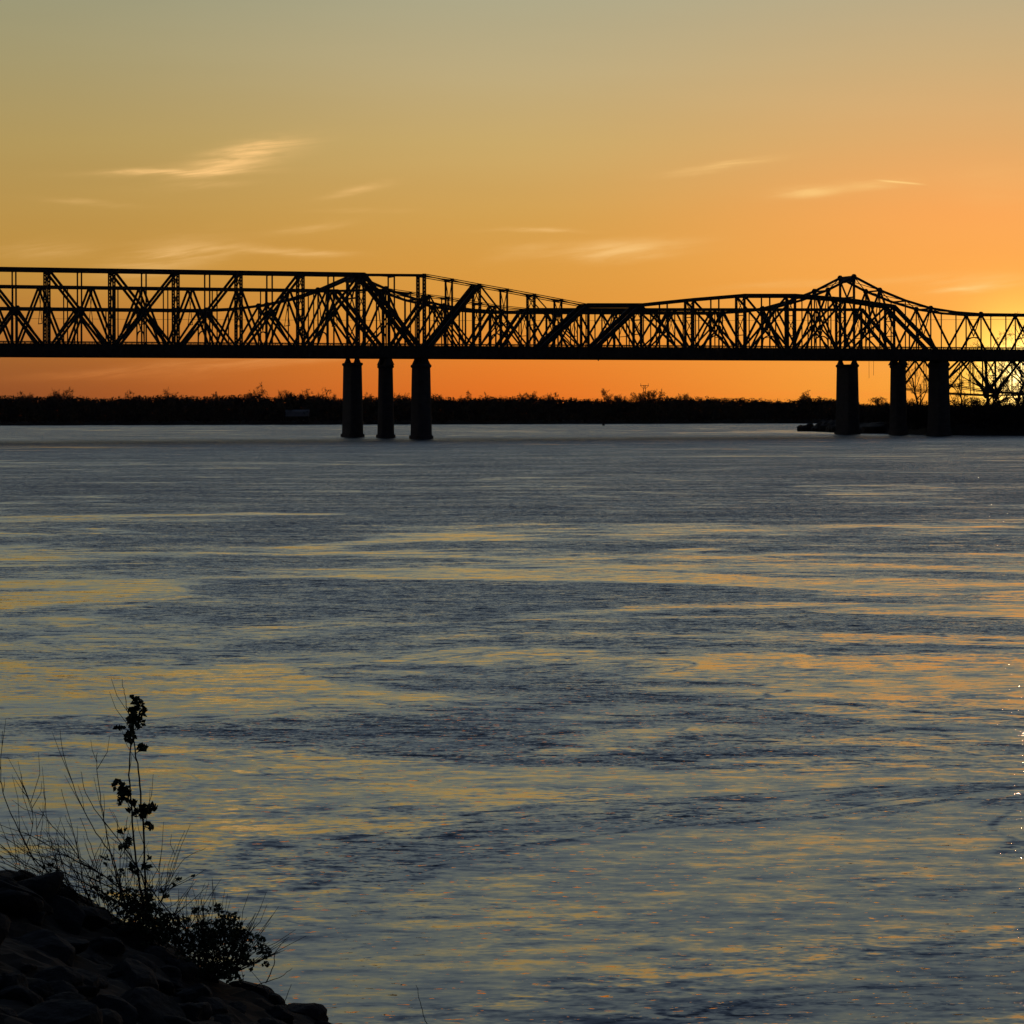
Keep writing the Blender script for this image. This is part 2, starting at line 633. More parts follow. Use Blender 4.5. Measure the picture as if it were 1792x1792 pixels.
def deck(root, fr, s0, s1, zb, zt, out, mat, name='deck', stiff=3.0):
    """floor slab with deep fascia girders along both edges"""
    h = fr.w / 2 + out
    m = MB()
    m.beam(fr.P(s0, 0, zt - .45), fr.P(s1, 0, zt - .45), 2 * h - .35, .5, NN)
    n = int((s1 - s0) / 9)
    for k in range(n + 1):
        st = s0 + (s1 - s0) * k / n
        m.beam(fr.P(st, -h + .2, (zb + zt) / 2 - .2), fr.P(st, h - .2, (zb + zt) / 2 - .2), .5, (zt - zb) * .78, U)
    for off in (-h * .3, h * .3):
        m.beam(fr.P(s0, off, zb + 2.0), fr.P(s1, off, zb + 2.0), .5, 2.6, NN)
    m.build(name, mat, root)
    for off in (-h, h):
        g = MB()
        g.beam(fr.P(s0, off, (zb + zt) / 2), fr.P(s1, off, (zb + zt) / 2), .12, zt - zb, NN)
        for z in (zb + .1, zt - .1):
            g.beam(fr.P(s0, off, z), fr.P(s1, off, z), .5, .2, NN)
        k = int((s1 - s0) / stiff)
        for j in range(k + 1):
            st = s0 + (s1 - s0) * j / k
            g.beam(fr.P(st, off, zb + .22), fr.P(st, off, zt - .22), .42, .12, NN)
        g.build('fascia_girder', mat, root)


def railing(root, fr, s0, s1, z, hgt, off, mat, rails=4, step=2.4):
    m = MB()
    n = int((s1 - s0) / step)
    for j in range(n + 1):
        st = s0 + (s1 - s0) * j / n
        m.beam(fr.P(st, off, z - .1), fr.P(st, off, z + hgt), .16, .18, NN)
    for k in range(rails):
        zz = z + hgt * (k + 1) / rails
        m.beam(fr.P(s0, off, zz), fr.P(s1, off, zz), .14, .17, NN)
    m.build('railing', mat, root)


# ================================================================== SETTING
# river
m = MB()
m.v = [(-3500, -120, 0), (3500, -120, 0), (3500, 4500, 0), (-3500, 4500, 0)]
m.f = [(0, 1, 2, 3)]
tag(m.build('river', M_WATER), kind='structure')

FARY = 2857.0


def fbm(x, y, z=0.0):
    return mnoise.fractal(Vector((x, y, z)), 0.8, 2.1, 4)


# far bank: a low shelf running to the horizon
m = MB()
xs = [-3500 + 28 * k for k in range(251)]
rows = [(0, -1.0), (6, 1.2), (22, 3.0), (120, 5.0), (900, 6.0), (2500, 7.0), (4000, 7.0)]
for k, (yy, zz) in enumerate(rows):
    for x in xs:
        e = 5 * fbm(x / 90, 3.3)
        m.v.append((x, FARY + yy + (e if k < 4 else 0), zz + (.5 * fbm(x / 50, yy / 50) if 0 < k < 4 else 0)))
nx_ = len(xs)
for r in range(len(rows) - 1):
    for i in range(nx_ - 1):
        a = r * nx_ + i
        m.f.append((a, a + 1, a + nx_ + 1, a + nx_))
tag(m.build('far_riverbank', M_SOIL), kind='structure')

# far wood: one winter wood of thousands of twiggy crowns
rnd = random.Random(11)
TOP = [(-300, 690), (0, 689), (60, 690), (110, 687), (160, 693), (195, 694), (230, 690), (300, 689), (360, 692), (420, 688), (452, 686), (475, 692),
       (500, 687), (545, 688), (590, 693), (640, 691), (700, 690), (760, 691), (800, 695), (850, 692), (900, 691), (960, 692), (1010, 695),
       (1060, 696), (1110, 697), (1130, 694), (1170, 690), (1190, 694), (1230, 692), (1300, 694), (1330, 696), (1380, 698), (1410, 692), (1450, 694), (1510, 704), (1540, 702), (1600, 704), (1700, 706), (2100, 700)]
TOP = [(a, b_ + 2.0) for a, b_ in TOP]
verts, faces = [], []
nt_ = 2600
for k in range(nt_):
    px = -420 + 2700 * (k + rnd.random()) / nt_
    dy_ = 8 + 190 * rnd.random() ** 1.4
    Yt = FARY + dy_
    x = (px - 896) / F * Yt
    ztop = H - (interp(TOP, px) - hor(px)) / F * Yt + rnd.gauss(0, 1.1) - 1.2
    if rnd.random() < .25:
        ztop -= rnd.uniform(2, 8)
    zg = 3
    rad = rnd.uniform(3.2, 6.5)
    cnt = 85
    for j in range(cnt):
        tt = rnd.random() ** .75
        z = zg + (ztop - zg) * tt
        rr_ = rad * (.35 + .65 * math.sin(math.pi * min(1, tt * .86 + .1))) * math.sqrt(rnd.random())
        th = rnd.random() * 6.283
        sz = rnd.uniform(.8, 2.1) * (1.0 if tt < .8 else .62)
        cx, cy = x + rr_ * math.cos(th), Yt + rr_ * math.sin(th)
        i = len(verts)
        for q in range(3):
            verts.append((cx + rnd.gauss(0, sz * .6), cy + rnd.gauss(0, sz * .5), min(ztop, z + rnd.gauss(0, sz * .8))))
        faces.append((i, i + 1, i + 2))
# understorey and stacked trunks make the body of the wood close up
for k in range(26000):
    px = -420 + 2700 * rnd.random()
    Yt = FARY + 10 + 190 * rnd.random()
    x = (px - 896) / F * Yt
    ztop = H - (interp(TOP, px) - hor(px)) / F * Yt
    z = 2 + (ztop - 6) * rnd.random() ** .9
    i = len(verts)
    for q in range(3):
        verts.append((x + rnd.gauss(0, 2.2), Yt + rnd.gauss(0, 1.5), min(ztop - 2.5, max(1.5, z + rnd.gauss(0, 2.0)))))
    faces.append((i, i + 1, i + 2))
m = MB()
m.v, m.f = verts, faces
tag(m.build('far_wood', M_WOOD), 'dark leafless wood along the far shore under the bridges', 'wood', kind='stuff')


def bare_tree_mesh(h, seed, spread=.42, dens=1.0, lean=0.0, thick=1.0, minr=.018):
    """recursive leafless tree; returns (trunk, crown) builders, base at the origin"""
    r = random.Random(seed)
    tr, cr = MB(), MB()

    def grow(p, d, L, rad, lvl):
        pts, rads = [p], [rad]
        n = 4 if lvl < 2 else 3
        for k in range(n):
            d = (d + Vector((r.gauss(0, .13), r.gauss(0, .13), r.gauss(.05, .08)))).normalized()
            pts.append(pts[-1] + d * (L / n))
            rads.append(rad * (1 - .62 * (k + 1) / n))
        (tr if lvl == 0 else cr).tube(pts, rads, 5 if lvl < 2 else 3)
        if lvl >= 4:
            return
        kids = {0: int(9 * dens), 1: int(6 * dens), 2: 5, 3: 4}[lvl]
        for k in range(kids):
            tt = r.uniform(.3 if lvl == 0 else .25, 1.0)
            f = tt * n
            i = min(int(f), n - 1)
            q = pts[i].lerp(pts[i + 1], f - i)
            a = r.random() * 6.283
            e = d.cross(Vector((math.cos(a), math.sin(a), .3))).normalized()
            nd = (d * r.uniform(.55, 1.0) + e * r.uniform(.5, 1.0) * (spread / .42)).normalized()
            grow(q, nd, L * r.uniform(.38, .62) * (1.1 - .3 * tt), max(rads[i] * .55, minr), lvl + 1)

    grow(Vector((0, 0, 0)), Vector((lean, 0, 1)).normalized(), h * .78, h * .016 * thick, 0)
    return tr, cr


def plant_tree(pos, h, seed, label, group=None, **kw):
    root = thing('bare_tree', pos, label, 'tree', group)
    tr, cr = bare_tree_mesh(h, seed, **kw)
    for nm, b_ in (('trunk', tr), ('crown', cr)):
        o = b_.build(nm, M_BARK)
        o.parent = root
    return root


# leafless crowns standing clear of the far treeline
FT = [(44, 685, 'first crown of the far treeline from its left end, low and broad'),
      (112, 678, 'tallest leafless tree on the left quarter of the far treeline'),
      (233, 685, 'small ragged tree crown on the far treeline below the left spans'),
      (296, 682, 'thin double-topped tree on the far treeline left of the broad crown'),
      (376, 686, 'low tree crown just left of the broad round crown on the far shore'),
      (450, 680, 'broad round leafless crown on the far shore left of the pale shed'),
      (497, 681, 'leafless tree directly above the pale shed on the far shore'),
      (540, 683, 'spreading bare tree between the pale shed and the left piers'),
      (572, 688, 'low bare tree just left of the left trio of piers'),
      (643, 690, 'bare treetop seen in the gap between the first and second left piers'),
      (706, 688, 'bare treetop seen in the gap between the second and third left piers'),
      (766, 690, 'bare tree on the far shore touching the right side of the third left pier'),
      (822, 688, 'low bare tree a little right of the left trio of piers'),
      (848, 687, 'paired bare tree right beside the low one past the left piers'),
      (920, 688, 'ragged bare tree on the far treeline at mid picture'),
      (962, 690, 'dense low crown on the far treeline left of the lone upright tree'),
      (1067, 681, 'lone upright bare tree rising well above the far treeline'),
      (1081, 689, 'small bare tree just right of the lone upright tree'),
      (1110, 682, 'open forked bare tree left of the transmission pylon'),
      (1132, 684, 'bare tree crown in front of the transmission pylon base'),
      (1150, 683, 'slim bare tree with forked top right of the transmission pylon'),
      (1182, 686, 'leaning bare tree on the far shore right of the pylon'),
      (1409, 689, 'dense crown on the far shore left of the rocky spit'),
      (1537, 694, 'round full crown seen between the first and second right piers')]
for k, (px, py, lab) in enumerate(FT):
    Yt = FARY + 14 + (k * 7) % 20
    top = unp(px, py + 1.0, Yt).z
    p = unp(px, 700, Yt)
    wide = px not in (1067, 1110, 1150, 112, 296, 848)
    plant_tree((p.x, p.y, 3.2), (top - 3.2) * 1.0, 100 + k, lab, 'bare trees above the far treeline', spread=.72 if wide else .5, dens=1.5 if wide else 1.2, thick=1.3, minr=.11)

# pylon
pp = unp(1128, 674, FARY + 60)
root = thing('transmission_pylon', (pp.x, pp.y, 4), 'slim steel transmission pylon with crossarm above the far trees', 'pylon')
m = MB()
hz = pp.z - 4
for sx_ in (-1, 1):
    for sy_ in (-1, 1):
        m.beam((pp.x + sx_ * 3, pp.y + sy_ * 3, 3), (pp.x + sx_ * .9, pp.y + sy_ * .9, 4 + hz), .34, .34, (1, 0, 0))
for k in range(7):
    z0, z1 = 4 + hz * k / 7, 4 + hz * (k + 1) / 7
    w0, w1 = 3 - 2.1 * k / 7, 3 - 2.1 * (k + 1) / 7
    m.beam((pp.x - w0, pp.y - w0, z0), (pp.x + w1, pp.y - w1, z1), .3, .3, (0, 1, 0))
    m.beam((pp.x + w0, pp.y - w0, z0), (pp.x - w1, pp.y - w1, z1), .3, .3, (0, 1, 0))
m.build('mast', M_STEELB, root)
m = MB()
m.beam((pp.x - 4.6, pp.y, pp.z - .4), (pp.x + 4.6, pp.y, pp.z - .4), .4, .5, (0, 1, 0))
for sx_ in (-1, 1):
    m.beam((pp.x + sx_ * 4, pp.y, pp.z), (pp.x + sx_ * 4, pp.y, pp.z + 2), .35, .35, (0, 1, 0))
    m.beam((pp.x + sx_ * 4.4, pp.y, pp.z - .6), (pp.x + sx_ * .8, pp.y, pp.z - 4), .35, .35, (0, 1, 0))
m.build('crossarm', M_STEELB, root)

# pale shed on the far shore
ps = unp(520, 727, FARY + 3)
root = thing('shed', (ps.x, ps.y, 2), 'long low pale shed at the foot of the dark far wood', 'shed')
m = MB()
for a, b_ in (((-12, 0), (12, 0)), ((-12, 8), (12, 8))):
    m.beam((ps.x + a[0], ps.y + a[1], ps.z + 1.5), (ps.x + b_[0], ps.y + b_[1], ps.z + 1.5), .3, 5.0, (0, 1, 0))
for a in (-12, 12):
    m.beam((ps.x + a, ps.y + .16, ps.z + 1.5), (ps.x + a, ps.y + 7.84, ps.z + 1.5), .3, 4.9, (1, 0, 0))
m.build('wall', M_PALE, root)
m = MB()
i = 0
m.v = [(ps.x - 12.6, ps.y - .7, ps.z + 4), (ps.x + 12.6, ps.y - .7, ps.z + 4), (ps.x + 12.6, ps.y + 4, ps.z + 6), (ps.x - 12.6, ps.y + 4, ps.z + 6),
       (ps.x + 12.6, ps.y + 8.7, ps.z + 4), (ps.x - 12.6, ps.y + 8.7, ps.z + 4)]
m.f = [(0, 1, 2, 3), (3, 2, 4, 5), (0, 3, 5), (1, 4, 2), (0, 5, 4, 1)]
m.build('roof', M_ROOF, root)

# buoy on the open channel
pb = unp(1056, 744, 2500)
m = MB()
m.tube([(pb.x, pb.y, -.6), (pb.x, pb.y, .6), (pb.x, pb.y, 1.2), (pb.x, pb.y, 3.6), (pb.x, pb.y, 4.2)], [1.4, 1.5, .9, .5, .25], 10)
tag(m.build('channel_buoy', M_STEEL, origin=(pb.x, pb.y, 0)), 'tiny dark channel buoy floating before the far shore', 'buoy')

# right bank under the bridges
RB = [(1400, 1700), (1430, 1690), (1460, 1640), (1500, 1560), (1560, 1480), (1620, 1420), (1660, 1395), (1720, 1375), (1800, 1365), (1900, 1340), (2100, 1290), (2600, 1200)]


m = MB()
cols = [1492 + 9 * k for k in range(120)]
drow = [0, 3, 9, 22, 50, 110, 220, 420, 700]
zrow = [-.8, .9, 3.0, 5.0, 6.4, 7.2, 7.6, 8, 7]
for j, (d_, z_) in enumerate(zip(drow, zrow)):
    for px in cols:
        Ys = interp(RB, px) + 6 * fbm(px / 24, 1.7)
        t_ = min(1, max(0, (px - 1492) / 60))
        z = z_ * (t_ * .85 + .15) + (.5 * fbm(px / 9, d_ / 12) if j else 0)
        yy = Ys + d_ * (.25 + .75 * t_)
        m.v.append(((px - 896) / F * yy, yy, z))
nc = len(cols)
for j in range(len(drow) - 1):
    for i in range(nc - 1):
        a = j * nc + i
        m.f.append((a, a + 1, a + nc + 1, a + nc))
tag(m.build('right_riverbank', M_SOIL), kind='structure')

# rocky spit reaching out past the first right pier
m = MB()
rr2 = random.Random(3)


def rock_mesh(m, c, rx, ry, rz, r, sub=2):
    """faceted boulder from a jittered icosphere"""
    import bmesh
    bm = bmesh.new()
    bmesh.ops.create_icosphere(bm, subdivisions=sub, radius=1)
    planes = [(Vector((r.gauss(0, 1), r.gauss(0, 1), r.gauss(0, 1))).normalized(), r.uniform(.55, .9)) for _ in range(9)]
    sd = r.random() * 50
    i = len(m.v)
    for v_ in bm.verts:
        p = v_.co.copy()
        for n_, d_ in planes:
            e = p.dot(n_) - d_
            if e > 0:
                p -= n_ * e
        p *= 1 + .10 * mnoise.noise(p * 2.2 + Vector((sd, 0, 0)))
        m.v.append((c[0] + p.x * rx * 1.2, c[1] + p.y * ry * 1.2, c[2] + p.z * rz * 1.2))
    for f_ in bm.faces:
        m.f.append(tuple(i + v_.index for v_ in f_.verts))
    bm.free()


for px, top, wid in [(1408, 745.5, 4), (1413, 745, 4), (1419, 743.5, 4.5), (1426, 743.5, 4.5), (1433, 742, 5), (1440, 739, 6), (1447, 737.5, 6), (1454, 738, 7), (1463, 738, 8), (1474, 740, 8), (1486, 741, 9), (1498, 742, 9), (1512, 742, 9), (1526, 741, 10), (1540, 738, 12)]:
    Ys = interp(RB, px) + 6
    p = unp(px, top, Ys)
    for k in range(4):
        rock_mesh(m, (p.x + rr2.uniform(-2, 2), p.y + rr2.uniform(-4, 8), p.z * rr2.uniform(.2, .5)), wid * rr2.uniform(.55, .9), wid * .9, max(1.0, p.z * rr2.uniform(.5, .75)), rr2)
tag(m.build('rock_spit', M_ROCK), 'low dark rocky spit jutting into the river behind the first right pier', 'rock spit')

# thicket on the right bank (stuff) and the bare trees that stand in it
verts, faces = [], []
TH_TOP = [(1500, 726), (1520, 722), (1545, 716), (1590, 710), (1605, 706), (1625, 708), (1662, 708), (1690, 704), (1708, 698), (1720, 706), (1740, 705), (1760, 704), (1780, 700), (1800, 696), (2000, 690)]
for k in range(900):
    px = 1500 + 480 * rnd.random()
    base_Y = interp(RB, px)
    Yt = base_Y + 8 + 120 * rnd.random() ** 1.3
    x = (px - 896) / F * Yt
    ztop = H - (interp(TH_TOP, px) - hor(px)) / F * Yt - rnd.gauss(.6, 1.7)
    zg = 2.5
    rad = rnd.uniform(1.6, 3.6)
    for j in range(110):
        tt = rnd.random() ** .8
        z = zg + (ztop - zg) * tt
        rr_ = rad * math.sqrt(rnd.random()) * (1.1 - .55 * tt)
        th = rnd.random() * 6.283
        sz = rnd.uniform(.35, .95) * (1.0 if tt < .7 else .6)
        cx, cy = x + rr_ * math.cos(th), Yt + rr_ * math.sin(th)
        i = len(verts)
        for q in range(3):
            verts.append((cx + rnd.gauss(0, sz * .6), cy + rnd.gauss(0, sz * .5), z + rnd.gauss(0, sz * .8)))
        faces.append((i, i + 1, i + 2))
m = MB()
m.v, m.f = verts, faces
tag(m.build('bank_thicket', M_WOOD), 'dense brushy thicket covering the right bank below the deck trusses', 'thicket', kind='stuff')

RT = [(1608, 634, 'slender bare tree between the second and third right piers', .35, -.08),
      (1593, 690, 'low bare sapling at the foot of the second right pier', .5, .1),
      (1678, 660, 'thin bare sapling just right of the nearest right pier', .3, .02),
      (1716, 618, 'tall curved bare tree under the first bay of the deck truss', .42, -.12),
      (1703, 690, 'bushy bare tree low in the first bay of the deck truss', .6, 0),
      (1730, 585, 'tall bare tree whose crown shows inside the road arch above the deck', .55, .05),
      (1748, 640, 'straight bare tree beside the lowest joint of the deck truss', .35, .03),
      (1757, 655, 'thin bare tree right of the lowest joint of the deck truss', .35, .06),
      (1776, 577, 'tallest bare tree at the right edge, crown above the deck', .5, 0),
      (1788, 645, 'leafless tree under the deck at the right picture edge', .5, -.03)]
for k, (px, py, lab, sp_, ln) in enumerate(RT):
    Yt = interp(RB, px) + (150 if py < 600 else 25 + 9 * (k % 4))
    top = unp(px, py, Yt).z
    p = unp(px, 720, Yt)
    hh = top - 3
    plant_tree((p.x - ln * hh * .5, p.y, 3), hh, 300 + k, lab, 'bare trees on the right bank', spread=sp_, dens=.55 if px in (1703, 1748, 1757) else .78, lean=ln, thick=1.5, minr=.075)

# ================================================================== BRIDGE A (nearest)
ROOTA = thing('truss_bridge', FA.P(0, 0, 0), 'nearest truss bridge, flat high top chord at left dropping to an arched span at right', 'bridge', 'truss bridges over the river')
ROOTB = thing('truss_bridge', FB.P(0, 0, 0), 'middle truss bridge, lower flat top chord, standing on the slimmer middle piers', 'bridge', 'truss bridges over the river')
ROOTC = thing('truss_bridge', FC.P(0, 0, 0), 'farthest truss bridge with peaked top chord over its piers and roadway arches', 'bridge', 'truss bridges over the river')

A = Truss(ROOTA, FA, M_STEEL)
on = -FA.w / 2
s743, s86 = FA.s_at(743, on), FA.s_at(86, on)
dA = (s743 - s86) / 6
AZB, AZT = 38.2, 43.0          # underside and top of the deck girders
zT = FA.z_at(400, 476.5, on)
zP = FA.z_at(743, 481, on)
NL = 10
Ls = [s743 - k * dA for k in range(NL + 1)]          # left span nodes, from the pier leftwards
zl = [zP] + [zT] * NL
LOW = AZB + 1.2
# top chord
A.chord('top_chord', [(Ls[k], zl[k]) for k in range(1, NL + 1)], 1.75, 1.1, gus=0)
A.chord('eyebar_chord', [(Ls[1], zT), ((Ls[0] + Ls[1]) / 2, (zT + zP) / 2), (Ls[0], zP)], .8, .8)
A.chord('bottom_chord', [(Ls[NL], LOW), (FA.s_at(1650, on), LOW)], 1.5, 1.1)
for k in range(NL + 1):
    A.member('post', (Ls[k], LOW), (Ls[k], zl[k]), 1.5 if k else 1.7, .8, 'laced')
    if k:
        A.sway(Ls[k], zl[k], LOW + 12, 3)
mids = []
cen = 4.5    # centre of the span in panel units from the pier
for k in range(NL):
    a, b_ = Ls[k], Ls[k + 1]          # a right, b left
    md = (a + b_) / 2
    zm = (LOW + zT) / 2
    A.member('hanger', (md, LOW), (md, zT if k else (zT + zP) / 2), .62, .5, 'solid')
    if k == 0:
        A.member('end_post', (b_, zT), (a, LOW), 2.0, 1.1, 'solid')
        A.member('strut', (md, zm), (b_, LOW), .6, .5)
    elif k < 4:
        A.member('diagonal', (a, zT), (b_, LOW), 1.12, .7)
        A.member('strut', (md, zm), (a, LOW), .95, .6)
    elif k == 4:
        A.member('diagonal', (a, zT), (b_, LOW), 1.12, .7)
        A.member('diagonal', (b_, zT), (a, LOW), 1.12, .66)
    else:
        A.member('diagonal', (b_, zT), (a, LOW), 1.12, .7)
        A.member('strut', (md, zm), (b_, LOW), .95, .6)
    mids.append((md, zm))
A.plates('gusset_plate', mids, 3.0)
A.laterals([(Ls[0], zP - .2)] + [(s_, z_ - .3) for k in range(NL) for s_, z_ in (((Ls[k] + Ls[k + 1]) / 2, zT), (Ls[k + 1], zT))])
# cantilever arm
s1030 = FA.s_at(1030, on)
dR = (s1030 - s743) / 3
ARM = [(743, 481), (790, 489.5), (838, 498.5), (886, 507), (934, 516), (982, 525), (1030, 534)]
arm = [(s743 + dR * k / 2, FA.z_at(px, py, on)) for k, (px, py) in enumerate(ARM)]
A.chord('eyebar_chord', arm[:-1] + [arm[-1]], 1.15, .8, 'pair', gus=1.5)
for k in range(1, 6):
    A.member('post' if k % 2 == 0 else 'hanger', (arm[k][0], LOW), arm[k], 1.2 if k % 2 == 0 else .85, .6, 'laced' if k % 2 == 0 else 'solid')
    A.sway(arm[k][0], arm[k][1], LOW + 14, 2 if k % 2 == 0 else 1)
A.member('diagonal', (arm[0][0], LOW), arm[2], 2.0, 1.0)
A.member('diagonal', arm[2], (arm[4][0], LOW), .75, .5)
A.member('diagonal', (arm[4][0], LOW), arm[6], 2.0, 1.0)
A.member('diagonal', arm[4], (arm[6][0], LOW), .5, .4)
A.member('strut', (arm[1][0], (LOW + arm[2][1]) / 2), (arm[2][0], LOW), .75, .5)
A.member('strut', (arm[5][0], (LOW + arm[6][1]) / 2), (arm[6][0], LOW), .6, .5)
A.member('strut', (arm[3][0], (LOW + arm[2][1]) / 2), (arm[2][0], LOW), .5, .4)
A.laterals(arm)
# arched span
s1650 = FA.s_at(1650, on)
dS = (s1650 - s1030) / 7
ARCH = [(1030, 534), (1118.5, 534), (1207, 524.5), (1296, 517), (1384, 517), (1473, 523.5), (1561, 536)]
ar = [(s1030 + dS * k, FA.z_at(px, py, on)) for k, (px, py) in enumerate(ARCH)]
pts = [ar[0]]
for k in range(1, 7):
    pts.append(ar[k])
A.chord('top_chord', ar[:2], 1.9, 1.1)
A.chord('top_chord', ar[1:], 1.75, 1.1)
A.member('end_post', ar[0 + 1], (ar[0][0], LOW), 2.0, 1.1)
A.member('end_post', ar[6], (s1650, LOW), 2.0, 1.1)
for k in range(0, 7):
    A.member('post', (ar[k][0], LOW), ar[k], 1.2, .7, 'laced')
    if 0 < k:
        A.sway(ar[k][0], ar[k][1], LOW + 10, 2)
mids = []
for k in range(1, 6):
    a, b_ = ar[k], ar[k + 1]
    md = (a[0] + b_[0]) / 2
    A.member('hanger', (md, LOW), (md, (a[1] + b_[1]) / 2), .62, .5)
    if k <= 2:
        A.member('diagonal', a, (b_[0], LOW), .95, .7)
        A.member('strut', (md, (a[1] + LOW) / 2), (a[0], LOW), .75, .5)
        mids.append((md, (a[1] + LOW) / 2))
    elif k == 3:
        A.member('diagonal', a, (b_[0], LOW), .95, .7)
        A.member('diagonal', b_, (a[0], LOW), .95, .66)
        mids.append((md, (a[1] + LOW) / 2))
    else:
        A.member('diagonal', b_, (a[0], LOW), .95, .7)
        A.member('strut', (md, (b_[1] + LOW) / 2), (b_[0], LOW), .75, .5)
        mids.append((md, (b_[1] + LOW) / 2))
for e0, e1 in (((ar[0][0], LOW), ar[1]), (ar[6], (s1650, LOW))):
    md, zz = (e0[0] + e1[0]) / 2, (e0[1] + e1[1]) / 2
    A.member('hanger', (md, LOW), (md, zz), .55, .5)
A.plates('gusset_plate', mids, 2.4)
A.laterals([ar[0]] + [q for k in range(1, 6) for q in (ar[k], ((ar[k][0] + ar[k + 1][0]) / 2, (ar[k][1] + ar[k + 1][1]) / 2))] + [ar[6]])
sEnd = FA.s_at(2150, on)
sBeg = Ls[NL]
deck(ROOTA, FA, sBeg, sEnd, AZB - .45, AZT, 2.4, M_STEEL)
for off in (-FA.w / 2 - 2.4, FA.w / 2 + 2.4):
    railing(ROOTA, FA, sBeg, sEnd, AZT, 1.1, off, M_STEEL, 2, 3.0)


# deck trusses hanging under the floor past the right piers
def deck_truss(tr, fr, s0, px_list, zt, zlow, mat):
    pts = [(s0, zlow[0])]
    on_ = -fr.w / 2
    ss = [fr.s_at(px, on_) for px in px_list]
    for k, st in enumerate(ss):
        pts.append((st, zlow[min(k + 1, len(zlow) - 1)]))
    tr.chord('bottom_chord', pts, .9, .8, 'pair')
    tops = [((pts[k][0] + pts[k + 1][0]) / 2, zt) for k in range(len(pts) - 1)]
    for k, tp in enumerate(tops):
        tr.member('diagonal', pts[k], tp, .95 if k == 0 else .8, .6, 'solid')
        tr.member('diagonal', tp, pts[k + 1], .75, .6, 'solid')
        st, z0 = tp[0], (pts[k][1] + pts[k + 1][1]) / 2
        tr.member('hanger', (st, zt), (st, z0), .34, .3)
        q = (st + pts[k + 1][0]) / 2
        tr.member('hanger', (q, zt), (q, (z0 + pts[k + 1][1]) / 2), .34, .3)
        tr.member('post', (pts[k + 1][0], zt), pts[k + 1], .9, .6, 'laced')
        tr.sway(pts[k + 1][0], zt, pts[k + 1][1], 2)
    tr.plates('gusset_plate', pts[1:], 3.4)
    tr.laterals(pts, .22)


deck_truss(A, FA, s1650, [1742, 1836, 1935], AZB, [FA.z_at(1655, 671, on), FA.z_at(1742, 686, on), FA.z_at(1836, 690, on), FA.z_at(1936, 678, on)], M_STEEL)

# ================================================================== BRIDGE B (middle)
B = Truss(ROOTB, FB, M_STEEL)
on = -FB.w / 2
BZB, BZT = 38.8, 43.2
LOWB = BZB + 1.1
zbT = FB.z_at(400, 506, on)
s681 = FB.s_at(681, on)
s591 = FB.s_at(591, on)
dB = (FB.s_at(591, on) - FB.s_at(74, on)) / 6
tops = [s591 - k * dB for k in range(10)]
bots = [s681] + [s591 - dB * (k + .5) for k in range(9)]
zbP = FB.z_at(681, 506.5, on)
B.chord('top_chord', [(x_, zbT) for x_ in tops], 1.3, .9)
B.chord('eyebar_chord', [(s591, zbT), (s681, zbP)], .8, .7)
B.chord('bottom_chord', [(tops[-1], LOWB), (FB.s_at(1579, on), LOWB)], 1.3, 1.0)
for k in range(10):
    if k == 0:
        B.member('post', (bots[0], LOWB), (bots[0], zbP), 1.3, .8, 'laced')
    else:
        B.member('hanger', (bots[k], LOWB), (bots[k], zbT), .5, .4, 'solid')
    B.member('diagonal', (bots[k], LOWB), (tops[k], zbT), (1.7 if k == 0 else 1.0), .7, 'solid')
    if k + 1 < 10:
        B.member('diagonal', (tops[k], zbT), (bots[k + 1], LOWB), 1.0, .66, 'solid')
    if k < 9:
        B.sway(tops[k], zbT, LOWB + 14, 1, .26)
B.laterals([(s681, zbP)] + [(x_, zbT) for x_ in tops], .24)
BARM = [(681, 506.5), (719, 512), (752, 517), (784, 521), (815, 526), (842, 530.5), (868, 535), (924, 541)]
barm = [(FB.s_at(px, on), FB.z_at(px, py, on)) for px, py in BARM]
B.chord('eyebar_chord', barm, 1.0, .7, 'pair', gus=1.2)
for k in (1, 2, 3, 4, 5, 6):
    B.member('post' if k % 2 == 0 else 'hanger', (barm[k][0], LOWB), barm[k], .7 if k % 2 == 0 else .45, .5, 'solid')
B.member('diagonal', (barm[0][0], LOWB), barm[2], 1.5, .8)
B.member('diagonal', barm[2], (barm[4][0], LOWB), .7, .5)
B.member('diagonal', (barm[4][0], LOWB), barm[6], 1.1, .6)
B.member('end_post', (barm[6][0], LOWB), barm[7], 1.6, .9)
B.laterals(barm, .24)
s924, s1509, s868, s1579 = barm[7][0], FB.s_at(1509, on), barm[6][0], FB.s_at(1579, on)
zq0, zq1 = FB.z_at(924, 541, on), FB.z_at(1509, 541.5, on)
zq = (zq0 + zq1) / 2
tops = [s924 + (s1509 - s924) * k / 7 for k in range(8)]
zt_ = [zq0 + (zq1 - zq0) * k / 7 for k in range(8)]
bots = [s868] + [(tops[k] + tops[k + 1]) / 2 for k in range(7)] + [s1579]
B.chord('top_chord', list(zip(tops, zt_)), 1.2, .9)
B.member('end_post', (tops[7], zt_[7]), (s1579, LOWB), 1.7, .9)
for k in range(8):
    B.member('hanger', (tops[k], LOWB), (tops[k], zt_[k]), .5, .4)
    if k < 7:
        B.member('hanger', (bots[k + 1], LOWB), (bots[k + 1], zt_[k]), .5, .4)
        B.member('diagonal', (tops[k], zt_[k]), (bots[k + 1], LOWB), .85, .6, 'solid')
        B.member('diagonal', (bots[k + 1], LOWB), (tops[k + 1], zt_[k + 1]), .85, .56, 'solid')
    B.sway(tops[k], zt_[k], LOWB + 10, 1, .24)
B.laterals(list(zip(tops, zt_)), .24)
sb0, sb1 = s591 - 9 * dB, FB.s_at(2150, on)
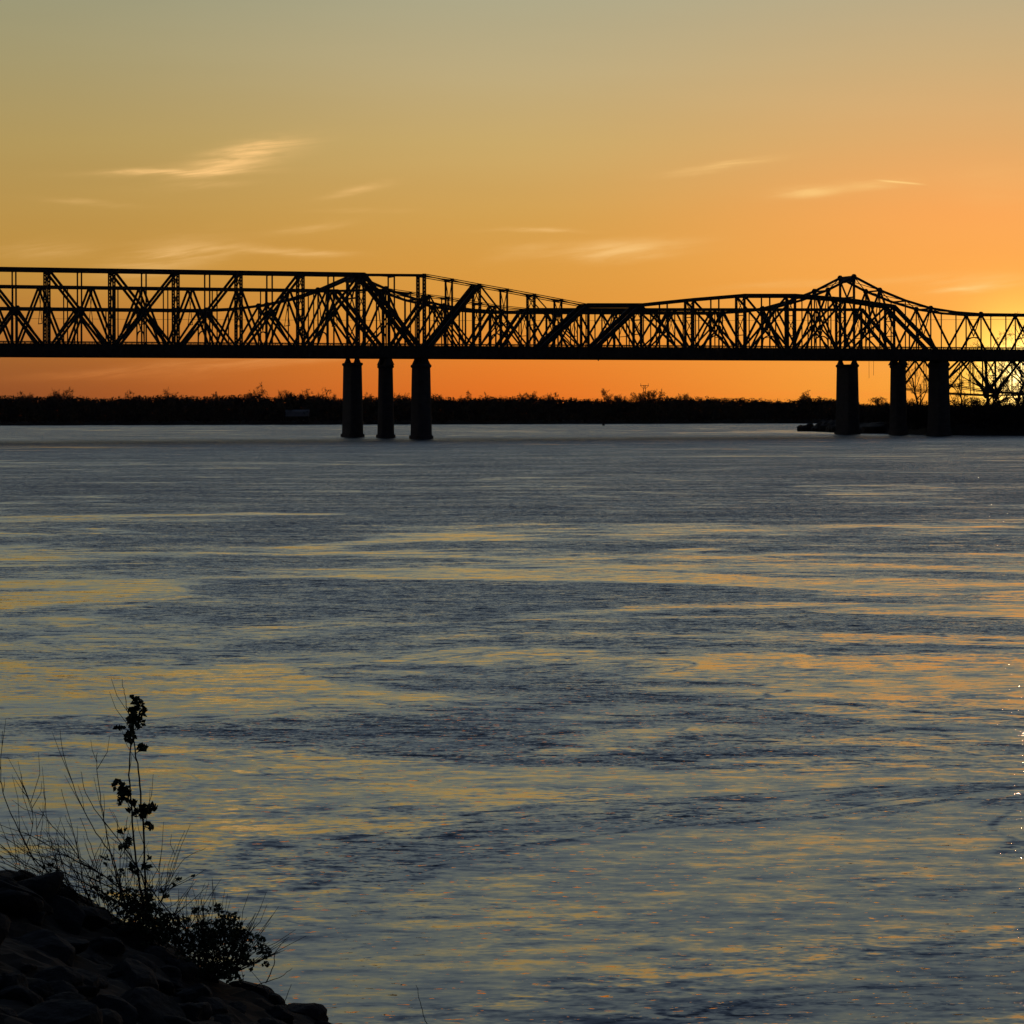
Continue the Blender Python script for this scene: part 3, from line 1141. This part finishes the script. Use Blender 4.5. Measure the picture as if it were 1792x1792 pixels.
deck(ROOTB, FB, sb0, sb1, BZB, BZT, 1.2, M_STEEL)
for off in (-FB.w / 2 - 1.2, FB.w / 2 + 1.2):
    railing(ROOTB, FB, sb0, sb1, BZT, 1.1, off, M_STEEL, 2, 3.0)
deck_truss(B, FB, s1579, [1655, 1742, 1830, 1920], BZB, [FB.z_at(1587, 679, on), FB.z_at(1655, 688, on), FB.z_at(1742, 692, on), FB.z_at(1830, 690, on), FB.z_at(1920, 682, on)], M_STEEL)

# ================================================================== BRIDGE C (far, road)
C = Truss(ROOTC, FC, M_STEELB)
on = -FC.w / 2
CZB = FC.z_at(617, 628, 0)
LOWC = CZB + .8
CDT = CZB + 4.0
s0, s18 = FC.s_at(624.5, on), FC.s_at(1495, on)
dC = (s18 - s0) / 18
ZL = [80.8, 74.3, 69.3, 66.0, 64.0, 63.1]
ZR = [84.4, 77.2, 71.7, 67.7, 65.7, 64.8]


def ctop(k):
    j = min(abs(k), abs(k - 18), 5)
    tt = min(1.15, max(-.2, k / 18))
    return ZL[j] + (ZR[j] - ZL[j]) * tt


KS = list(range(-16, 30))
nodes = {k: (s0 + dC * k, ctop(k)) for k in KS}
for a, b_ in ((-16, 0), (0, 18), (18, 29)):
    C.chord('top_chord', [nodes[k] for k in range(a, b_ + 1)], 1.25, .8)
    C.chord('bottom_chord', [(nodes[a][0], LOWC), (nodes[b_][0], LOWC)], 1.3, .9)
C.plates('gusset_plate', [nodes[k] for k in KS if k % 2] + [nodes[0], nodes[18]], 3.0)
for k in KS:
    st, zt1 = nodes[k]
    pier = k in (0, 18)
    C.member('post', (st, LOWC), (st, zt1 if not pier else zt1), 1.25 if pier else (.62 if k % 2 else .5), .6 if pier else .42, 'solid')
    if k % 2:
        if k - 1 in nodes:
            C.member('diagonal', (nodes[k - 1][0], LOWC), (st, zt1), 1.0, .62)
        if k + 1 in nodes:
            C.member('diagonal', (st, zt1), (nodes[k + 1][0], LOWC), 1.0, .62)
        if -8 < k < 28:
            C.sway(st, zt1, 52.0, 1, .42, arch=True)
    if pier:
        m = MB()
        h = FC.w / 2
        m.beam(FC.P(st, -h, zt1 - 1.2), FC.P(st, h, zt1 - 1.2), 2.0, 3.4, U)
        for sg in (-1, 1):
            m.beam(FC.P(st, sg * h, zt1 - 1.5), FC.P(st, 0, zt1 - 11), .7, .7, U)
            m.beam(FC.P(st, sg * h, zt1 - 20), FC.P(st, 0, zt1 - 11), .5, .5, U)
            m.beam(FC.P(st, sg * h, 58), FC.P(st, -sg * h, 48), .5, .5, U)
        m.beam(FC.P(st, -h, zt1 - 11), FC.P(st, h, zt1 - 11), .6, .8, U)
        m.build('portal_frame', M_STEELB, ROOTC)
C.laterals([nodes[k] for k in KS], .34)
deck(ROOTC, FC, nodes[KS[0]][0], nodes[KS[-1]][0], CZB + .9, CDT, -1.0, M_CONC, stiff=6)
for off in (-FC.w / 2 + 1.0, FC.w / 2 - 1.0):
    railing(ROOTC, FC, nodes[KS[0]][0], nodes[KS[-1]][0], CDT, FC.z_at(900, 603, on) - CDT, off, M_STEELB, 4, 2.6)
# lamp posts along the far road bridge are too small to read; hanging maintenance lines below the deck
for px, y1 in ((1521, 662), (1529, 657)):
    st = FC.s_at(px, on)
    m = MB()
    z1 = FC.z_at(px, y1, on)
    m.tube([FC.P(st, on, CZB + 1), FC.P(st, on, z1)], [.09, .09], 5)
    o = m.build('hanging_rope', M_ROPE)
    tag(o, 'longer rope hanging below the deck right of the first right pier' if px == 1521 else 'shorter rope hanging below the deck beside the longer one', 'rope', 'ropes hanging below the deck')
st = FA.s_at(1044, -FA.w / 2)
m = MB()
p = FA.P(st, -FA.w / 2 - 2.4, AZB)
m.tube([p, p - Vector((0, 0, .9)), p - Vector((0, 0, 1.0)), p - Vector((0, 0, 1.7))], [.1, .1, .35, .3], 8)
tag(m.build('navigation_lamp', M_STEEL, origin=p), 'small navigation lamp hanging under the near bridge at mid channel', 'lamp')


# ================================================================== PIERS
def pier(fr, px, ytop, L, tbase, taper, label, twin=0.0, bottom_z=-4.0, caph=1.5, ucap=0.55):
    st = fr.s_at(px, 0)
    base = fr.P(st, 0, 0)
    zt = H - (ytop - hor(px)) / F * base.y
    root = thing('bridge_pier', base, label, 'pier', 'masonry bridge piers in the river')

    def ring(z, sc_, extra=0.0):
        out = []
        hl = L / 2 * (1 - (1 - sc_) * .6) + extra
        ht = tbase / 2 * sc_ + extra
        for k in range(24):
            a = 2 * math.pi * k / 24
            ca_, sa_ = math.cos(a), math.sin(a)
            # stadium: straight flanks, rounded noses
            yy_ = (hl - ht) * (1 if sa_ > 0.02 else -1 if sa_ < -.02 else 0) + ht * sa_
            out.append(fr.P(st, 0, z) + U * (ht * ca_) + NN * yy_)
        return out

    def loft(rings, name, mat):
        m = MB()
        n = 24
        for r_ in rings:
            m.v += r_
        for j in range(len(rings) - 1):
            for k in range(n):
                m.f.append((j * n + k, j * n + (k + 1) % n, (j + 1) * n + (k + 1) % n, (j + 1) * n + k))
        m.f.append(tuple(reversed(range(n))))
        m.f.append(tuple((len(rings) - 1) * n + k for k in range(n)))
        return m.build(name, mat, root, None)

    zs = [bottom_z, 1.2, 1.2, zt - caph]
    loft([ring(bottom_z, 1.05, .5), ring(1.6, 1.05, .5)], 'footing', M_STONE)
    loft([ring(1.6, 1.0), ring((zt - caph) * .5, 1 - (1 - taper) * .5), ring(zt - caph, taper)], 'shaft', M_STONE)
    loft([ring(zt - caph, taper, .1), ring(zt - caph + .35, taper, ucap), ring(zt - .4, taper, ucap), ring(zt - .15, taper, ucap - .2), ring(zt, taper, ucap - .35)], 'coping', M_STONE)
    return root, st, zt


def bearing(root, fr, st, off, z0, z1, w=2.2):
    m = MB()
    i = 0
    p0, p1 = fr.P(st, off, z0), fr.P(st, off, z1)
    for z, ww in ((z0, w), (z0 + (z1 - z0) * .45, w * .72), (z1, w * .42)):
        c_ = fr.P(st, off, z)
        m.v += [c_ - U * ww / 2 - NN * ww / 2, c_ + U * ww / 2 - NN * ww / 2, c_ + U * ww / 2 + NN * ww / 2, c_ - U * ww / 2 + NN * ww / 2]
    for j in range(2):
        for k in range(4):
            m.f.append((j * 4 + k, j * 4 + (k + 1) % 4, (j + 1) * 4 + (k + 1) % 4, (j + 1) * 4 + k))
    m.f += [(3, 2, 1, 0), (8, 9, 10, 11)]
    m.build('bearing', M_STEEL, root)


for fr, px, yt, L, tb, tp, zdeck, lab in (
        (FA, 737, 638, 16, 7.3, .83, AZB - .45, 'broad front pier of the left trio under the nearest bridge'),
        (FA, 1643, 636, 16, 7.2, .82, AZB - .45, 'broad pier at the water edge on the right bank, rightmost of all'),
        (FB, 675, 639, 12, 6.6, .82, BZB, 'slim middle pier of the left trio'),
        (FB, 1572, 639, 12, 6.6, .82, BZB, 'slim middle pier of the right trio'),
        (FC, 617, 635, 20, 7.0, .84, CZB + .2, 'leftmost pier, carrying the far bridge on two bearings'),
        (FC, 1483, 638, 20, 7.0, .84, CZB + .2, 'wide pier carrying the far bridge beside the rocky spit')):
    root, st, zt = pier(fr, px, yt, L, tb, tp, lab)
    for off in (-fr.w / 2, fr.w / 2):
        if abs(off) < L * .42 + .5:
            bearing(root, fr, st, off, zt - .01, zdeck + .7, 3.0 if fr is FC else 4.6)

# ================================================================== thin power line crossing behind the bridges
for py0, py1, sag, lab in ((561, 563, 2.0, 'upper thin power line crossing the sky behind the bridges'),):
    Yw = 1900.0
    p0, p1 = unp(-250, py0 - 6, Yw), unp(2050, py1 - 6, Yw)
    pts = []
    for k in range(41):
        tt = k / 40
        q = p0.lerp(p1, tt)
        q.z -= 4 * sag * tt * (1 - tt)
        pts.append(q)
    m = MB()
    m.tube(pts, [.11] * 41, 4)
    tag(m.build('power_line', M_ROPE), lab, 'cable')

# ================================================================== NEAR BANK
CREST = [(-500, 1440), (-200, 1490), (-60, 1500), (0, 1508), (60, 1530), (130, 1572), (200, 1612), (290, 1655), (350, 1700), (400, 1722), (440, 1728), (490, 1756), (530, 1772), (572, 1798), (650, 1850), (750, 1920), (900, 2020), (1200, 2200), (2000, 2650)]
YC = 25.0


def crest_z(x):
    px = 896 + x / YC * F
    py = interp(CREST, px) if px > -500 else 1440 + (px + 500) * -.05
    return H - (py - hor(px)) / F * YC


def bank_z(x, y):
    xc = x
    zc = max(-6, crest_z(xc))
    if y <= YC:
        t_ = max(0.0, (YC - y) / YC)
        near = 10.35
        z = zc + (near - zc) * t_ ** 1.08
        if y < 0:
            z = 10.35 + min(.4, -y * .02)
    else:
        d_ = y - YC
        z = zc - .28 * min(d_, 1.5) - .8 * max(0, d_ - 1.5)
    return z + (.10 * fbm(x * .7, y * .7) + .05 * fbm(x * 3.1, y * 3.1, 5) + .03 * abs(fbm(x * 8, y * 8, 9))) * (1 if y < 40 else .3)


m = MB()
gx = [-60 + .5 * k if False else x_ for k, x_ in enumerate(np.concatenate([np.arange(-60, -7, 2.0), np.arange(-7, 2, .07), np.arange(2, 60, 2.0)]))]
gy = list(np.concatenate([np.arange(-40, 6, 3.0), np.arange(6, 29, .12), np.arange(29, 60, 2.0)]))
for y in gy:
    for x in gx:
        m.v.append((float(x), float(y), max(-3.0, bank_z(float(x), float(y)) - .01)))
n_ = len(gx)
for j in range(len(gy) - 1):
    for i in range(n_ - 1):
        a = j * n_ + i
        m.f.append((a, a + 1, a + n_ + 1, a + n_))
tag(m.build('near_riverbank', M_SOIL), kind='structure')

# riprap boulders
rk = random.Random(21)
protos = []
for k in range(7):
    mm = MB()
    rock_mesh(mm, (0, 0, 0), 1, rk.uniform(.7, 1), rk.uniform(.5, .75), rk, 3)
    me = bpy.data.meshes.new('boulder')
    me.from_pydata([tuple(p) for p in mm.v], [], mm.f)
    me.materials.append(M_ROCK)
    protos.append(me)


def boulder(x, y, s_, sink=.35, label='dark angular riprap boulder lying among others on the near bank', zoff=0):
    o = bpy.data.objects.new('boulder', protos[rk.randrange(7)])
    COL.objects.link(o)
    o.location = (x, y, bank_z(x, y) + s_ * (.3 - sink) + zoff)
    o.scale = (s_ * rk.uniform(.8, 1.3), s_ * rk.uniform(.8, 1.2), s_ * rk.uniform(.7, 1.0))
    o.rotation_euler = (rk.uniform(-.5, .5), rk.uniform(-.5, .5), rk.uniform(0, 6.28))
    return tag(o, label, 'boulder', 'riprap boulders on the near bank')


for px, s_, dy_, lab in ((522, .24, 0, 'rounded boulder at the lower tip of the bank, by the water'),
                         (476, .12, 0, 'small boulder just left of the one at the bank tip'),
                         (462, .17, .2, 'squat boulder right of the leafy bush'),
                         (433, .24, .1, 'boulder directly under the leafy bush'),
                         (30, .2, -.2, 'boulder on the bank top at the left picture edge')):
    boulder((px - 896) / F * YC, YC + dy_, s_, .42, lab)
cnt = 0
while cnt < 270:
    y = rk.uniform(13.5, 25.0)
    x = rk.uniform(-5.2, -.9) * y / 25
    px = 896 + x / y * F
    if px > interp([(1500, 120), (1792, 620)], 1600) + 400:
        continue
    s_ = rk.choice((.08, .10, .13, .17, .22, .3)) * rk.uniform(.8, 1.2) * (.55 + .45 * y / 25)
    # keep the boulders below the line of sight to the crest
    z = bank_z(x, y) + s_ * .55
    if H - (H - z) / y * YC > crest_z(x / y * YC) + .02:
        s_ *= .5
    boulder(x, y, s_, .4)
    cnt += 1


# ------------------------------------------------------------------ plants on the bank (traced outlines, own depth and thickness)
def cxy(cx, cy):
    return cx * .346, 1180 + cy * .346


def stem(pts, r0, r1, Y=24.6, dy=0.0, sides=5, rnd_=None):
    out = []
    for k, (cx, cy) in enumerate(pts):
        px, py = cxy(cx, cy)
        out.append(unp(px, py, Y + dy * (1 - k / max(1, len(pts) - 1))))
    # refine with Catmull-Rom
    fine = []
    n = len(out)
    for k in range(n - 1):
        p0, p1, p2, p3 = out[max(k - 1, 0)], out[k], out[k + 1], out[min(k + 2, n - 1)]
        for j in range(4):
            t_ = j / 4
            fine.append(.5 * ((2 * p1) + (p2 - p0) * t_ + (2 * p0 - 5 * p1 + 4 * p2 - p3) * t_ ** 2 + (3 * p1 - p0 - 3 * p2 + p3) * t_ ** 3))
    fine.append(out[-1])
    rr_ = [r0 + (r1 - r0) * k / (len(fine) - 1) for k in range(len(fine))]
    jit = random.Random(int(abs(pts[0][0]) * 7 + pts[-1][1]))
    fine = [p + Vector((jit.gauss(0, .003), jit.gauss(0, .01), jit.gauss(0, .003))) for p in fine]
    return fine, rr_


def add_stem(mb, pts, r0=.004, r1=.008, Y=24.6, dy=0.0, twigs=0, seed=1):
    """pts run from tip to base"""
    fine, rr_ = stem(pts, r0, r1, Y, dy)
    mb.tube(fine, rr_, 5)
    r = random.Random(seed)
    for k in range(twigs):
        i = r.randrange(2, len(fine) - 3)
        d = (fine[i - 1] - fine[i + 1]).normalized()
        s_ = Vector((r.gauss(0, 1), r.gauss(0, 1), r.gauss(.2, .6))).normalized()
        L = r.uniform(.08, .32)
        p = fine[i]
        q = p + (d * .8 + s_ * .55).normalized() * L
        q2 = q + (d * .9 + s_ * .25).normalized() * L * .7
        mb.tube([p, q, q2], [.0034, .0026, .0016], 4)


def leaf_cloud(mb, cx, cy, rx, ry, n, Y=24.6, size=.05, seed=0, depth=.12):
    r = random.Random(seed)
    for k in range(n):
        a = r.random() * 6.283
        q = math.sqrt(r.random())
        px, py = cxy(cx + rx * q * math.cos(a), cy + ry * q * math.sin(a))
        p = unp(px, py, Y + r.gauss(0, depth))
        mb.leaf(p, size * r.uniform(.7, 1.25), r)


# sapling with two leafy tops
root = thing('sapling', unp(250, 1640, 24.6), 'tall slim sapling with clustered leaves at its top rising from the near bank', 'sapling')
for pts, r0, r1 in (([(640, 170), (652, 240), (657, 330), (650, 480), (655, 600), (668, 800), (690, 1000), (720, 1190), (735, 1260)], .004, .011),
                    ([(690, 150), (676, 240), (672, 330), (690, 450), (705, 600), (722, 800), (730, 1100), (738, 1260)], .004, .011)):
    m = MB()
    add_stem(m, pts, r0, r1, twigs=6, seed=int(pts[0][0]))
    if pts[0][0] == 640:
        add_stem(m, [(613, 25), (622, 80), (632, 130), (640, 180)], .002, .004)
        add_stem(m, [(575, 275), (610, 270), (652, 290)], .002, .004)
        add_stem(m, [(565, 560), (610, 600), (660, 680)], .003, .005)
    else:
        add_stem(m, [(785, 670), (740, 690), (712, 730)], .003, .005)
        add_stem(m, [(755, 770), (735, 755), (718, 760)], .002, .004)
        add_stem(m, [(740, 375), (705, 385), (684, 400)], .002, .004)
    m.build('stem', M_TWIG, root)
m = MB()
for k, (cx, cy, rx, ry, n) in enumerate([(690, 180, 38, 62, 75), (680, 240, 44, 42, 50), (658, 312, 28, 34, 34), (713, 372, 26, 16, 16), (600, 268, 24, 12, 14), (670, 116, 18, 8, 5), (700, 122, 12, 8, 4),
                                        (595, 560, 32, 24, 22), (625, 600, 34, 40, 38), (605, 640, 22, 18, 14), (665, 645, 16, 14, 7), (735, 680, 40, 20, 30), (770, 668, 20, 14, 12), (684, 702, 18, 16, 14), (715, 705, 16, 16, 10),
                                        (748, 768, 20, 22, 18), (640, 690, 8, 8, 3), (625, 788, 10, 8, 3), (597, 796, 10, 6, 3), (650, 845, 14, 18, 9), (616, 870, 18, 14, 12), (748, 928, 10, 4, 3), (735, 970, 20, 24, 14), (660, 975, 20, 16, 9), (680, 1000, 12, 14, 6)]):
    leaf_cloud(m, cx, cy, rx, ry, n, seed=400 + k, size=.06, depth=.05)
m.build('foliage', M_LEAF, root)

# bare upright shrub
root = thing('bare_shrub', unp(230, 1610, 24.7), 'leafless many-stemmed shrub left of the sapling, stems fanning up and left', 'shrub')
UP = [[(297, 285), (330, 460), (400, 650), (480, 800), (560, 920), (610, 1100), (640, 1200)],
      [(405, 490), (430, 600), (530, 760), (640, 900), (720, 1040), (750, 1200)],
      [(487, 395), (488, 520), (515, 700), (545, 860), (590, 1050), (640, 1200)],
      [(213, 570), (240, 760), (270, 930), (330, 1080), (420, 1200)],
      [(305, 580), (350, 740), (390, 900), (420, 1060), (480, 1200)],
      [(190, 670), (260, 770), (360, 870), (430, 1000), (520, 1160)],
      [(400, 720), (440, 830), (480, 960), (510, 1090), (560, 1200)],
      [(640, 720), (620, 840), (600, 960), (610, 1100), (630, 1200)],
      [(175, 700), (190, 880), (230, 1000), (300, 1120)],
      [(320, 780), (330, 900), (390, 1020), (450, 1150)]]
for k, pts in enumerate(UP):
    m = MB()
    add_stem(m, pts, .0022, .0075 if k < 3 else .0055, 24.65 + .06 * (k % 4 - 1.5), twigs=4, seed=k + 3)
    m.build('stem', M_TWIG, root)

# sweeping arching canes
root = thing('arching_canes', unp(60, 1560, 24.8), 'long bare canes sweeping in low arcs across the bank at the left edge', 'shrub')
LO = [[(0, 760), (200, 840), (350, 930), (520, 1020), (690, 1150), (760, 1230)],
      [(0, 810), (150, 920), (330, 1010), (560, 1130), (640, 1200)],
      [(0, 870), (200, 1000), (400, 1080), (580, 1150), (700, 1240)],
      [(-40, 930), (20, 960), (250, 1060), (450, 1160), (560, 1230)],
      [(170, 810), (330, 890), (480, 990), (700, 1130), (830, 1220), (950, 1300)],
      [(620, 890), (690, 980), (790, 1130), (900, 1250), (990, 1340)],
      [(-20, 850), (120, 960), (300, 1060), (470, 1150)],
      [(-60, 880), (130, 1010), (330, 1110), (470, 1180)],
      [(240, 900), (380, 1000), (560, 1080), (740, 1200)],
      [(10, 285), (-2, 460), (4, 560), (30, 650), (120, 850), (190, 960), (330, 1070), (440, 1170)],
      [(105, 590), (150, 650), (160, 760), (130, 860)]]
for k, pts in enumerate(LO):
    m = MB()
    add_stem(m, pts, .0025, .0075 if k != 10 else .004, 24.75 + .05 * (k % 5 - 2), twigs=8, seed=k + 60)
    m.build('stem', M_TWIG, root)
rl_ = random.Random(91)
for k in range(34):
    bx = rl_.uniform(120, 560)
    by = 1000 + (bx - 0) * .38 + rl_.uniform(0, 40)
    an = rl_.uniform(-2.9, -1.75)
    L = rl_.uniform(120, 330)
    cv_ = rl_.uniform(.1, .6)
    m = MB()
    add_stem(m, [(bx + L * math.cos(an + cv_), by + L * math.sin(an + cv_)), (bx + L * .66 * math.cos(an + cv_ * .4), by + L * .66 * math.sin(an + cv_ * .4)),
                 (bx + L * .33 * math.cos(an), by + L * .33 * math.sin(an)), (bx, by + 30)], .0014, .0034, 24.75 + rl_.gauss(0, .12), twigs=2, seed=k + 900)
    m.build('stem', M_TWIG, root)
m = MB()
for k, (cx, cy, rx, ry, n) in enumerate([(250, 985, 40, 26, 26), (205, 975, 16, 12, 6), (530, 930, 26, 34, 14), (500, 1025, 16, 14, 8), (605, 1010, 24, 26, 14), (555, 1030, 20, 14, 8), (655, 990, 16, 16, 8)]):
    leaf_cloud(m, cx, cy, rx, ry, n, Y=24.7, seed=500 + k, size=.04)
m.build('foliage', M_LEAF, root)

# bramble mound joining the stems to the ground
root = thing('bramble', unp(250, 1620, 24.7), 'tangled leafy bramble mound at the foot of the sapling', 'bramble')
m = MB()
rb = random.Random(77)
for k in range(70):
    cx0, cy0 = rb.uniform(520, 960), 0
    cy0 = 1190 + (cx0 - 560) * .42
    L = rb.uniform(60, 190)
    an = rb.uniform(-2.6, -.5)
    add_stem(m, [(cx0 + L * math.cos(an), cy0 + L * math.sin(an)), (cx0 + L * .6 * math.cos(an + .2), cy0 + L * .6 * math.sin(an + .2)), (cx0, cy0 + 40)], .0018, .0042, 24.7 + rb.gauss(0, .12), twigs=1, seed=k)
for pts in ([(930, 790), (890, 880), (850, 1020), (815, 1120), (790, 1190)], [(1035, 880), (930, 930), (860, 1030), (820, 1110), (790, 1200)], [(970, 1020), (870, 1070), (820, 1130), (800, 1200)], [(800, 960), (800, 1060), (795, 1160)],
            [(935, 1170), (880, 1210), (840, 1260)]):
    add_stem(m, pts, .0018, .0045, 24.6, twigs=3, seed=int(pts[0][0]))
m.build('stem', M_TWIG, root)
m = MB()
for k, (cx, cy, rx, ry, n) in enumerate([(650, 1110, 40, 30, 40), (640, 1170, 90, 40, 110), (720, 1160, 60, 60, 110), (760, 1230, 80, 60, 150), (680, 1240, 120, 50, 160), (850, 1270, 60, 60, 110), (790, 1290, 60, 50, 120), (850, 1330, 70, 50, 120), (770, 1330, 80, 50, 110), (840, 1118, 26, 10, 9), (812, 1090, 14, 18, 7), (905, 1037, 16, 10, 6), (970, 1020, 10, 7, 3), (872, 1068, 12, 8, 4), (760, 1070, 12, 6, 4),
                                        (905, 1250, 40, 30, 22), (900, 1340, 60, 60, 90), (935, 1400, 50, 50, 80), (560, 1120, 60, 30, 40), (480, 1100, 60, 30, 24), (730, 1110, 30, 30, 30)]):
    leaf_cloud(m, cx, cy, rx, ry, n, Y=24.7, seed=600 + k, size=.045, depth=.16)
m.build('foliage', M_LEAF, root)

# leafy bush lower right
root = thing('leafy_bush', unp(400, 1725, 24.6), 'rounded leafy bush on the bank right of and below the sapling', 'bush')
m = MB()
rb = random.Random(5)
for k in range(46):
    a = rb.uniform(-2.5, -.35)
    L = rb.uniform(150, 330)
    bx, by = 1110 + rb.uniform(-60, 60), 1540
    tx, ty = bx + L * 1.0 * math.cos(a), by + L * 1.1 * math.sin(a)
    add_stem(m, [(tx, ty), ((tx + bx) / 2 + rb.uniform(-20, 20), (ty + by) / 2), (bx, by)], .0018, .006, 24.6 + rb.gauss(0, .14), twigs=2, seed=k + 200)
for pts in ([(1245, 1480), (1310, 1560), (1350, 1640)], [(1200, 1460), (1225, 1540), (1210, 1580)]):
    add_stem(m, pts, .0018, .004, 24.6, seed=int(pts[0][0]))
m.build('stem', M_TWIG, root)
m = MB()
for k, (cx, cy, rx, ry, n) in enumerate([(1120, 1400, 125, 130, 520), (1080, 1310, 100, 80, 190), (1150, 1270, 70, 60, 110), (1180, 1380, 90, 90, 160), (1010, 1330, 70, 80, 120), (1000, 1400, 60, 70, 90), (1060, 1480, 90, 60, 180), (1030, 1195, 60, 20, 24), (975, 1195, 20, 16, 9), (1105, 1190, 16, 34, 20), (1160, 1225, 50, 22, 30), (1090, 1170, 14, 8, 4),
                                        (1225, 1310, 40, 40, 30), (1280, 1330, 40, 26, 24), (1310, 1385, 34, 34, 40), (1340, 1410, 26, 40, 22), (1330, 1465, 26, 12, 8), (1240, 1430, 40, 40, 40), (1265, 1475, 14, 20, 8), (1150, 1520, 40, 40, 40), (940, 1240, 20, 14, 6), (1200, 1530, 30, 30, 14), (1320, 1340, 20, 10, 6)]):
    leaf_cloud(m, cx, cy, rx, ry, n, Y=24.6, seed=700 + k, size=.043, depth=.18)
m.build('foliage', M_LEAF, root)

# loose twigs by the water
for lab, sts in (('forked bare twig sticking out right of the leafy bush', ([(1470, 1485), (1410, 1530), (1340, 1555), (1270, 1582), (1235, 1590)], [(1440, 1340), (1390, 1400), (1375, 1470), (1340, 1560)])),
                 ('thin dry stalk standing behind the boulders at the bank tip', ([(1465, 1570), (1440, 1640), (1425, 1690), (1410, 1740)],)),
                 ('single thin reed stalk at the bottom edge right of the bank', ([(2100, 1575), (2118, 1660), (2140, 1740), (2156, 1800), (2175, 2000), (2180, 2080)],))):
    m = MB()
    for pts in sts:
        add_stem(m, pts, .0022, .0055, 24.6)
    o = m.build('dry_twig', M_TWIG)
    tag(o, lab, 'twig')


# ------------------------------------------------------------------ river haze
m = MB()
x0, x1, y0, y1, z0, z1 = -3600, 3600, -160, 7000, -5.5, 92
m.v = [(x0, y0, z0), (x1, y0, z0), (x1, y1, z0), (x0, y1, z0), (x0, y0, z1), (x1, y0, z1), (x1, y1, z1), (x0, y1, z1)]
m.f = [(0, 3, 2, 1), (4, 5, 6, 7), (0, 1, 5, 4), (1, 2, 6, 5), (2, 3, 7, 6), (3, 0, 4, 7)]
mh = bpy.data.materials.new('evening_haze')
mh.use_nodes = True
mh.node_tree.nodes.clear()
pv = mh.node_tree.nodes.new('ShaderNodeVolumePrincipled')
pv.inputs['Color'].default_value = (.9, .88, .86, 1)
pv.inputs['Density'].default_value = 0.26e-5
pv.inputs['Anisotropy'].default_value = 0.72
oo = mh.node_tree.nodes.new('ShaderNodeOutputMaterial')
mh.node_tree.links.new(pv.outputs[0], oo.inputs['Volume'])
tag(m.build('haze', mh), 'thin evening haze over the river', 'haze', kind='stuff')
